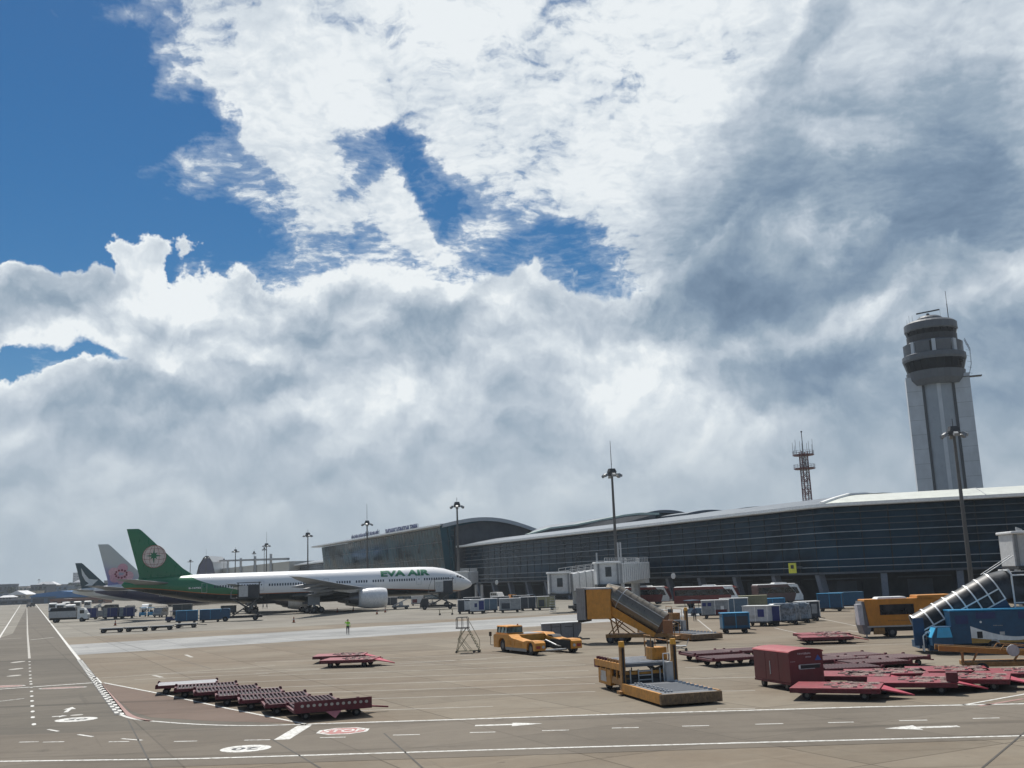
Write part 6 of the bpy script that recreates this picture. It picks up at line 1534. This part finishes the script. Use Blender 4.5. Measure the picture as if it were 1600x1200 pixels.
# vans and pickup by the nose
van('small white van standing in front of the dark bay right of the nose', 777, 937, -60, WHITE)
def pk_ex(t): windscreen(1.15, 1.2, .65, 1.75, 1.6, t)
vehicle('service_pickup', 'yellow service pickup behind the container row right of the nose', 'pickup', 801, 941, 20, [(-2.4, .4), (-2.4, 1.15), (-.8, 1.15), (-.7, 1.8), (.6, 1.8), (1.2, 1.15), (2.2, 1.0), (2.3, .4)], 1.7, YEL, [(-.6, .6, 1.25, 1.7)], (-1.5, 1.4), .36, extra=pk_ex)
vehicle('service_pickup', 'grey blue pickup behind the container row, farther right', 'pickup', 830, 941, 10, [(-2.4, .4), (-2.4, 1.15), (-.8, 1.15), (-.7, 1.8), (.6, 1.8), (1.2, 1.15), (2.2, 1.0), (2.3, .4)], 1.7, BG, [(-.6, .6, 1.25, 1.7)], (-1.5, 1.4), .36, extra=pk_ex)
# tugs
def tug(label, px, py, rot, mat, canopy=True):
    t = thing('baggage_tug', label, 'tug', gp(px, py), R(rot), 'small towing tugs')
    MB().prism([(-1.4, .3), (-1.4, .85), (-.3, .85), (-.2, .7), (.3, .7), (.4, 1.05), (1.4, .95), (1.5, .3)], -.7, .7).build('body', mat, t, bevel=.04)
    B(-.45, .15, -.35, .35, .86, 1.0).build('seat', BLACK, t); B(-.5, -.4, -.35, .35, 1.0, 1.4).build('seat_back', BLACK, t); MB().tube([(.45, 0, 1.0), (.25, 0, 1.3)], .03).cyl((.25, 0, 1.3), (.22, 0, 1.33), .18, .18, 10).build('steering_wheel', BLACK, t)
    if canopy:
        for x in (-.9, .6):
            for y in (-.62, .62): MB().beam((x, y, .85), (x, y, 1.95), .06).build('canopy_post', DARK, t)
        B(-1.05, .75, -.72, .72, 1.95, 2.05).build('canopy', mat, t)
    wheels(t, (-.95, .95), .62, .3, .2)
    for s in (-1, 1): MB().cyl((1.5, s * .45, .7), (1.54, s * .45, .7), .09, .09, 8).build('headlight', LGREY, t)
tug('blue tug, left one of the pair facing the camera', 223, 963.5, -75, BLUEL); tug('blue tug, right one of the pair facing the camera', 236, 963, -75, BLUEL); tug('dark tug at the left end of the blue carts', 272, 972, 190, NAVY)
tug('blue tug behind the brown cargo loader', 1083, 962, -70, BG); tug('small grey tug with canopy under the nose of the near airliner', 672, 947, 10, GREY); tug('dark tug near the tail landing shadow', 205, 957, 10, DARK)
# white van/tow car behind the blue tugs
van('white van behind the pair of blue tugs', 229, 955, -85, WHITE); van('grey van beside the person under the tail', 251, 964, -90, LGREY)
# high-lift trucks at the airliner
def highlift(label, px, py, rot, cabm, boxm, z0, z1, L=5.5):
    t = thing('high_lift_truck', label, 'truck', gp(px, py), R(rot))
    MB().prism([(1.6, .5), (1.6, 2.1), (1.9, 2.3), (2.9, 2.3), (3.3, 1.4), (3.4, .5)], -1.05, 1.05).build('cab', cabm, t, bevel=.05); windscreen(3.25, 1.5, 2.95, 2.2, 2.0, t)
    B(-4, 3, -.8, .8, .5, .9).build('chassis', BLACK, t); wheels(t, (-2.8, 2.4), .95, .45, .3)
    sc_ = MB()
    for s in (-1, 1): sc_.beam((-3.4, s, .9), (1.2, s, z0), .18, .2).beam((1.2, s, .9), (-3.4, s, z0), .18, .2)
    sc_.build('scissor_lift', DARK, t)
    B(-4.0, 1.6, -1.25, 1.25, z0, z0 + .15).build('platform_floor', DARK, t); B(-3.3, -1.5, -1.1, 1.1, z0 + .15, z1 - .3).build('box', boxm, t, bevel=.04)
    for sy in (-1, 1): B(-1.45, .1, min(sy * 1.1, sy * 1.04), max(sy * 1.1, sy * 1.04), z0 + .3, z1 - .5).build('shutter', LGREY, t)
    for x in (-3.4, .3):
        for sy in (-1, 1): MB().beam((x, sy * 1.1, z0 + .15), (x, sy * 1.1, z1), .09).build('canopy_post', DARK, t)
    B(-3.7, .5, -1.2, 1.2, z1, z1 + .14).build('canopy', boxm, t)
    MB().tube([(1.5, -1.2, z0 + .15), (1.5, -1.2, z0 + 1.2), (.9, -1.2, z1)], .05).tube([(1.5, 1.2, z0 + .15), (1.5, 1.2, z0 + 1.2)], .05).build('guard_rail', GREY, t)
highlift('high-lift truck with blue cab and dark raised box at the rear fuselage', 374, 970, 192, BLUE, PM('box_dark', (.035, .038, .045), .6), 3.9, 6.6)
highlift('dark high-lift loader under the front fuselage', 682, 952, 185, DARK, PM('box_dark2', (.035, .04, .05), .6), 3.2, 6.0)
def scissor_small(label, px, py, rot):
    t = thing('service_lift', label, 'lift', gp(px, py), R(rot)); B(-1.8, 1.8, -.9, .9, .4, .8).build('chassis', GREY, t); wheels(t, (-1.2, 1.2), .8, .33, .2)
    MB().beam((-1.6, -.7, .8), (1.6, -.7, 2.2), .15).beam((-1.6, .7, .8), (1.6, .7, 2.2), .15).build('ramp', LGREY, t); B(-.4, .5, -.8, .8, .8, 1.5).build('engine_box', LGREY, t, bevel=.05)
scissor_small('grey belt lift right of the near engine', 626, 952, 10)
scissor_small('low service lift beneath the far tail', 155, 951, 5)
cart('dark container behind the engine of the near airliner', 610, 948, 6, 3.4, 1.7, DGR, LGREY, 'cargo_container', 'container'); cart('red and white container under the front fuselage', 652, 946, 6, 3.0, 1.7, WHC, LGREY, 'cargo_container', 'container', patch=[(-.4, .0, .1, .6, RED)])
cart('low dark cart behind the left blue cart', 285, 964, 10, 4.0, 2.2, DGR, GREY); cart('dark cart under the belly behind the high-lift truck', 357, 960, 5, 3.2, 1.4, DGR, DARK)
cart('dark cart beneath the second tail', 203, 958, 8, 2.4, 1.4, DGR, GREY); 
van('dark van beneath the third tail', 172, 955, 190, DARK); van('dark car driving on the far left lane', 48, 948.5, -95, DARK, 'car')
t = thing('tow_frame', 'thin wheeled frame near the nose row', 'trolley', gp(697, 961), R(0)); MB().tube([(-1.1, -.4, .2), (-1.1, -.4, .9), (1.1, -.4, .9), (1.1, -.4, .2)], .04).tube([(-1.1, .4, .2), (-1.1, .4, .9), (1.1, .4, .9), (1.1, .4, .2)], .04).tube([(-1.1, -.4, .4), (1.1, -.4, .4)], .03).build('frame', YP, t); wheels(t, (-1.05, 1.05), .4, .16, .08)

# ------------------------------------------------------------------ cones
cn = None
for i, (px, py, lab) in enumerate([(180, 977.5, 'small dark cone left of the train of flat dollies'), (459, 973, 'cone before the wheels of the near airliner'), (527, 957, 'cone left of the engine shadow'), (552, 954.5, 'cone under the near engine'), (602, 957, 'cone right of the near engine'), (589, 960, 'cone lying low at the edge of the wing shadow')]):
    if cn is None:
        cn = thing('traffic_cone', lab, 'cone', gp(px, py), 0, 'cones round the airliner'); MB().cyl((0, 0, .05), (0, 0, .95), .2, .05, 10).build('cone_body', PM('cone_dark_orange', (.30, .07, .02), .7), cn); MB().cyl((0, 0, .45), (0, 0, .6), .145, .115, 10).build('reflective_band', LGREY, cn); B(-.26, .26, -.26, .26, 0, .05).build('base', BLACK, cn)
    else: again(cn, gp(px, py), 0, lab, 'cones round the airliner')

# ------------------------------------------------------------------ people
def person(label, px, py, rot, top, legs=CLOTH, pose='stand', h=1.72):
    t = thing('person', label, 'person', gp(px, py), R(rot), 'ground crew on the apron')
    k = h / 1.72
    V_ = [(0, 0, .98, .135), (0, 0, 1.18, .13), (0, 0, 1.38, .15), (0, 0, 1.50, .055), (0, .0, 1.56, .06)]
    E_ = [(0, 1), (1, 2), (2, 3), (3, 4)]
    def chain(root, pts):
        prev = root
        for p in pts: V_.append(p); E_.append((prev, len(V_) - 1)); prev = len(V_) - 1
    st_ = .10 if pose != 'walk' else .22
    for s in (-1, 1):
        f = st_ * s if pose == 'walk' else .03 * s
        chain(0, [(f * .1, s * .10, .90, .10), (f * .6 + .02, s * .11, .50, .065), (f, s * .11, .09, .045), (f + .12, s * .12, .05, .038)])
    if pose == 'wave':
        chain(2, [(0, -.20, 1.40, .055), (.10, -.36, 1.28, .042), (.16, -.22, 1.52, .034), (.15, -.12, 1.66, .03)]); chain(2, [(0, .20, 1.40, .055), (-.02, .27, 1.14, .042), (.05, .27, .90, .033), (.07, .26, .80, .03)])
    else:
        for s in (-1, 1): chain(2, [(0, s * .20, 1.40, .055), (-.03 * s, s * .26, 1.14, .042), (.08, s * .25, .90, .033), (.10, s * .24, .80, .03)])
    me = bpy.data.meshes.new('body'); me.from_pydata([tuple(Vector(v[:3]) * k) for v in V_], E_, [])
    o = bpy.data.objects.new('body', me); COL.objects.link(o); o.parent = t
    sk = o.modifiers.new('skin', 'SKIN'); sk.use_smooth_shade = True
    for i, v in enumerate(V_): me.skin_vertices[0].data[i].radius = (v[3] * k, v[3] * k * (1.15 if i < 3 else 1))
    me.skin_vertices[0].data[0].use_root = True
    su = o.modifiers.new('sub', 'SUBSURF'); su.levels = su.render_levels = 1
    m, b = new_mat('crew_clothes'); co = objco(); x, y, z = sep(co)
    c = mixc(ramp(z, .97 * k, 1.0 * k), legs, top); c = mixc(ramp(z, 1.46 * k, 1.50 * k), c, (.33, .19, .12)); c = mixc(ramp(V.op('ABSOLUTE', z - 1.13 * k), .05, .03), c, (.55, .56, .5)) if top[1] > .3 else c
    put(b.inputs['Base Color'], c); b.inputs['Roughness'].default_value = .85; me.materials.append(m)
    MB().sphere((.01, 0, 1.63 * k), .105 * k, 12, 8, (1, .85, 1.18)).build('head', SKIN, t); MB().sphere((-.01, 0, 1.67 * k), .112 * k, 12, 8, (1.02, .9, .95)).build('hair', BLACK, t)
    MB().box(.1 * k, .125 * k, -.012, .012, 1.61 * k, 1.65 * k).build('nose', SKIN, t)
    for s in (-1, 1):
        MB().sphere((0, s * .095 * k, 1.63 * k), .022, 6, 4).build('ear', SKIN, t)
        MB().sphere((.10, s * .035, 1.65 * k), .012, 6, 4).build('eye', BLACK, t)
    return t
NV = (.02, .025, .04); HV = (.30, .62, .06)
person('person in green vest standing alone on the pale strip, hand raised to head', 543.5, 991.5, -80, HV, NV, 'wave')
person('person standing before the blue tug near the brown loader', 1086, 971, -90, (.05, .07, .12), NV, 'stand')
person('person beside the grey van under the tail', 260, 958, 200, (.03, .04, .06), NV)
person('person walking behind the high-lift truck, left of two', 411, 951.5, 10, (.04, .05, .08), NV, 'walk'); person('person walking under the belly, right of two', 417, 951.3, 190, (.04, .05, .08), NV, 'walk')
# ------------------------------------------------------------------ far background
def house(label, px, py_base, Y, w, d, h, wall, roofm, roof='flat', name='far_building', cat='building', rows=2, cols=4):
    p = AT(px, 925, Y); t = thing(name, label, cat, (p.x, Y, 0), R(random.uniform(-6, 6)), 'buildings beyond the airfield')
    B(-w / 2, w / 2, 0, d, 0, h).build('wall', wall, t)
    if roof == 'gable': MB().prism([(-w / 2 - .5, h), (w / 2 + .5, h), (0, h + w * .22)], -.6, d + .6).build('roof', roofm, t)
    elif roof == 'hip': MB().box(-w / 2 - .6, w / 2 + .6, -.6, d + .6, h, h + w * .16, tx=w * .3, ty=d * .3).build('roof', roofm, t)
    else: B(-w / 2 - .2, w / 2 + .2, -.2, d + .2, h, h + .6).build('roof', roofm, t)
    for r_ in range(rows):
        for c in range(cols):
            x = -w / 2 + w * (c + .5) / cols; z = h * (r_ + .35) / rows
            B(x - w * .28 / cols, x + w * .28 / cols, -.06, -.001, z, z + h * .4 / rows).build('window', GL, t)
    return t
W1 = PM('render_cream', (.38, .34, .27), .8, scale=.1); W2 = PM('render_grey', (.22, .23, .25), .8, scale=.1); W3 = PM('render_dark', (.10, .11, .13), .8, scale=.1); W4 = PM('render_blue', (.13, .18, .24), .8, scale=.1)
RB = PM('blue_roofing', (.03, .16, .38), .5, scale=.1); RW_ = PM('white_roofing', (.6, .61, .62), .5, scale=.1); RT = PM('rust_roofing', (.20, .09, .06), .7, scale=.1)
house('far white gabled building left of the blue hangars', 27, 930, 760, 14, 14, 6, W1, RW_, 'gable'); house('far cream two-storey building right of the white gable', 42, 930, 780, 16, 12, 8, W1, W1, rows=2, cols=5)
house('far small dark building at the left picture edge', 9, 930, 740, 9, 9, 4.5, W3, RW_, 'hip'); house('far blue grey block at the extreme left edge', 1, 930, 800, 12, 12, 7, W4, W2)
house('far dark tall block left of the blue hangars', 60, 930, 840, 14, 14, 13, W3, W3, rows=3); house('far grey office block behind the blue hangars', 82, 930, 900, 26, 14, 12, W4, W2, rows=3, cols=6); house('far slim high-rise left of the dark tail fin', 120.5, 930, 2300, 22, 20, 50, W2, W2, rows=9, cols=3, name='high_rise')
house('far grey block behind the dark tail', 105, 930, 920, 20, 14, 11, W2, W3)
def hangar(label, px, Y, w, d, h, rm, wm):
    p = AT(px, 925, Y); t = thing('hangar', label, 'hangar', (p.x, Y, 0), 0, 'buildings beyond the airfield')
    B(-w / 2, w / 2, 0, d, 0, h).build('wall', wm, t); n = 8
    MB().loft([[(-w / 2 - 1 + 0, y, h), (-w / 2 + w * .1, y, h + 2), (0, y, h + 3.2), (w / 2 - w * .1, y, h + 2), (w / 2 + 1, y, h)] for y in (-1.5, d)], smooth=False).build('roof', rm, t)
    for i in range(4): B(-w / 2 + w * (i + .12) / 4, -w / 2 + w * (i + .88) / 4, -.1, -.001, 0, h * .8).build('hangar_door', W3, t)
hangar('wide far hangar with bright blue curved roof', 96, 640, 38, 20, 4.2, RB, W4); hangar('second blue roofed hangar half behind the dark tail', 125, 600, 26, 18, 3.5, RB, W3)
house('long low rusty shed right of the blue hangars', 122, 930, 545, 30, 8, 2.4, PM('brick_dull', (.24, .13, .09), .8), RT, rows=1, cols=6, name='shed', cat='shed'); house('long low dark shed at the far left', 40, 930, 640, 46, 8, 2.8, W3, W2, rows=1, cols=7, name='shed', cat='shed')
house('tiny white hut before the blue hangars', 104, 935, 560, 5, 4, 2.2, W1, RW_, 'hip', name='hut', cat='hut', rows=1, cols=1)
rnd = random.Random(3)
for i in range(26):
    px = -60 + i * 10 + rnd.uniform(-3, 3)
    if i in (8, 9, 10, 11, 12): Yq = 1300
    else: Yq = rnd.uniform(950, 1400)
    hh = rnd.uniform(8, 17)
    house(['low grey', 'pale', 'dark', 'blue grey'][i % 4] + ' distant town block on the left skyline', px, 930, Yq, rnd.uniform(14, 30), 14, hh, [W2, W1, W3, W4][i % 4], [W2, RW_, RT][i % 3], ['flat', 'hip', 'flat'][i % 3], name='town_block', rows=2, cols=3)
# parked vehicles far left
for i, (px, py, lab) in enumerate([(8, 942, 'far white minibus at the left edge of the lane'), (20, 944, 'far silver minibus second from the left edge'), (27, 941, 'far white minibus farther behind the silver one'), (40, 943, 'far pale minibus right of the lane line'), (55, 941, 'far minibus left of the open concrete')]):
    van(lab, px, py, random.choice((5, 170)), [WHITE, LGREY][i % 2], 'minibus', 'minibuses parked at the far left', 1.3)
# trees on the skyline
LEAF = PM('far_foliage', (.035, .055, .03), .9, var=.4, scale=.25, dirt=0); BARK = PM('bark', (.07, .055, .04), .9)
def tree(label, x, Y, h):
    t = thing('tree', label, 'tree', (x, Y, 0), 0, 'trees along the far edge of the airfield')
    MB().cyl((0, 0, 0), (0, 0, h * .55), .35, .2, 6).cyl((0, 0, h * .4), (1.2, 0, h * .7), .15, .08, 5).cyl((0, 0, h * .4), (-1.1, .5, h * .65), .15, .08, 5).build('trunk', BARK, t)
    mb = MB(); rr = random.Random(int(x * 7 + Y))
    cl = [(rr.uniform(-.34, .34) * h, rr.uniform(-.3, .3) * h, h * rr.uniform(.45, .9), h * rr.uniform(.12, .22)) for _ in range(9)]
    for _ in range(420):
        cx, cy, cz, r = rr.choice(cl); v = Vector((rr.gauss(0, 1), rr.gauss(0, 1), rr.gauss(0, 1))).normalized() * r * rr.uniform(.6, 1.08)
        c = Vector((cx, cy, cz)) + v; a = Vector((rr.gauss(0, 1), rr.gauss(0, 1), rr.gauss(0, 1))).normalized(); b_ = a.cross(v).normalized() if a.cross(v).length > .01 else Vector((0, 0, 1)); s = h * .035
        mb.add([c - a * s - b_ * s, c + a * s - b_ * s * .6, c + a * s * .7 + b_ * s, c - a * s + b_ * s * .7], [(0, 1, 2, 3)])
    mb.build('crown', LEAF, t); return t
rnd = random.Random(11)
for i in range(24):
    px = -70 + i * 9.5 + rnd.uniform(-4, 4); Y = rnd.uniform(820, 1150); p = AT(px, 925, Y); tree('distant dark green tree among the low blocks on the left skyline', p.x, Y, rnd.uniform(9, 15))
# pale pier wall and fascia beyond the tail
a, b_ = AT(322, 884, 700), AT(452, 878, 520)
t = thing('far_terminal', 'pale far terminal wall with long dark beam above the near airliner', 'terminal', (0, 0, 0))
def wallq(nm, p, q, z0, z1, mat, th=3.0):
    d = (Vector(q) - Vector(p)); d.z = 0; d.normalize(); n_ = Vector((-d.y, d.x, 0)) * th
    P = [(p.x, p.y), (q.x, q.y), (q.x + n_.x, q.y + n_.y), (p.x + n_.x, p.y + n_.y)]
    MB().prism(P, z0, z1, plane='xy').build(nm, mat, t)
za, zb_ = AT(325, 880, 705).z, AT(445, 877, 525).z
wallq('wall', a, b_, 0, min(za, zb_) - .2, PM('pale_cladding', (.50, .48, .42), .7, scale=.05, var=.05), 40)
MB().beam((a.x, a.y - 2, za + 1.2), (b_.x, b_.y - 2, zb_ + 1.0), 1.2, 1.1).build('beam', GREY, t)
for k in range(1, 6): c = a.lerp(b_, k / 6); MB().beam((c.x, c.y - 1.5, 0), (c.x, c.y - 1.5, za), 1.2).build('pilaster', LGREY, t)
q = AT(323, 885, 640); t = thing('arched_canopy_end', 'small dark purple arched roof end behind the airliner', 'roof', (q.x, 640, 0)); t.name = 'arched_building'
h0 = AT(323, 871, 640).z
MB().prism([(-6.5, 0), (-6.3, h0 * .45), (-4.5, h0 * .78), (-1.5, h0 * .98), (1.0, h0), (3.5, h0 * .85), (5.5, h0 * .5), (6.5, 0)], 0, 30).build('arch_wall', PM('arch_purple', (.07, .07, .12), .6), t); MB().loft([[(x * 1.08, y, z * 1.03 + .2) for x, z in [(-6.3, h0 * .45), (-4.5, h0 * .78), (-1.5, h0 * .98), (1.0, h0), (3.5, h0 * .85), (5.5, h0 * .5)]] for y in (-.8, 30)], closed=False, caps=False, smooth=False).build('arch_roof', LGREY, t)
# haze
hb = B(-1900, 1900, -60, 2600, -1.5, 92).build('haze', None); hb['kind'] = 'stuff'
hm_ = bpy.data.materials.new('haze_air'); hm_.use_nodes = True; nt = hm_.node_tree; nt.nodes.remove(nt.nodes['Principled BSDF'])
pv = nt.nodes.new('ShaderNodeVolumePrincipled'); pv.inputs['Color'].default_value = (.72, .80, .88, 1); pv.inputs['Density'].default_value = HAZE; pv.inputs['Anisotropy'].default_value = .2
nt.links.new(pv.outputs[0], nt.nodes['Material Output'].inputs['Volume']); hb.data.materials.append(hm_)
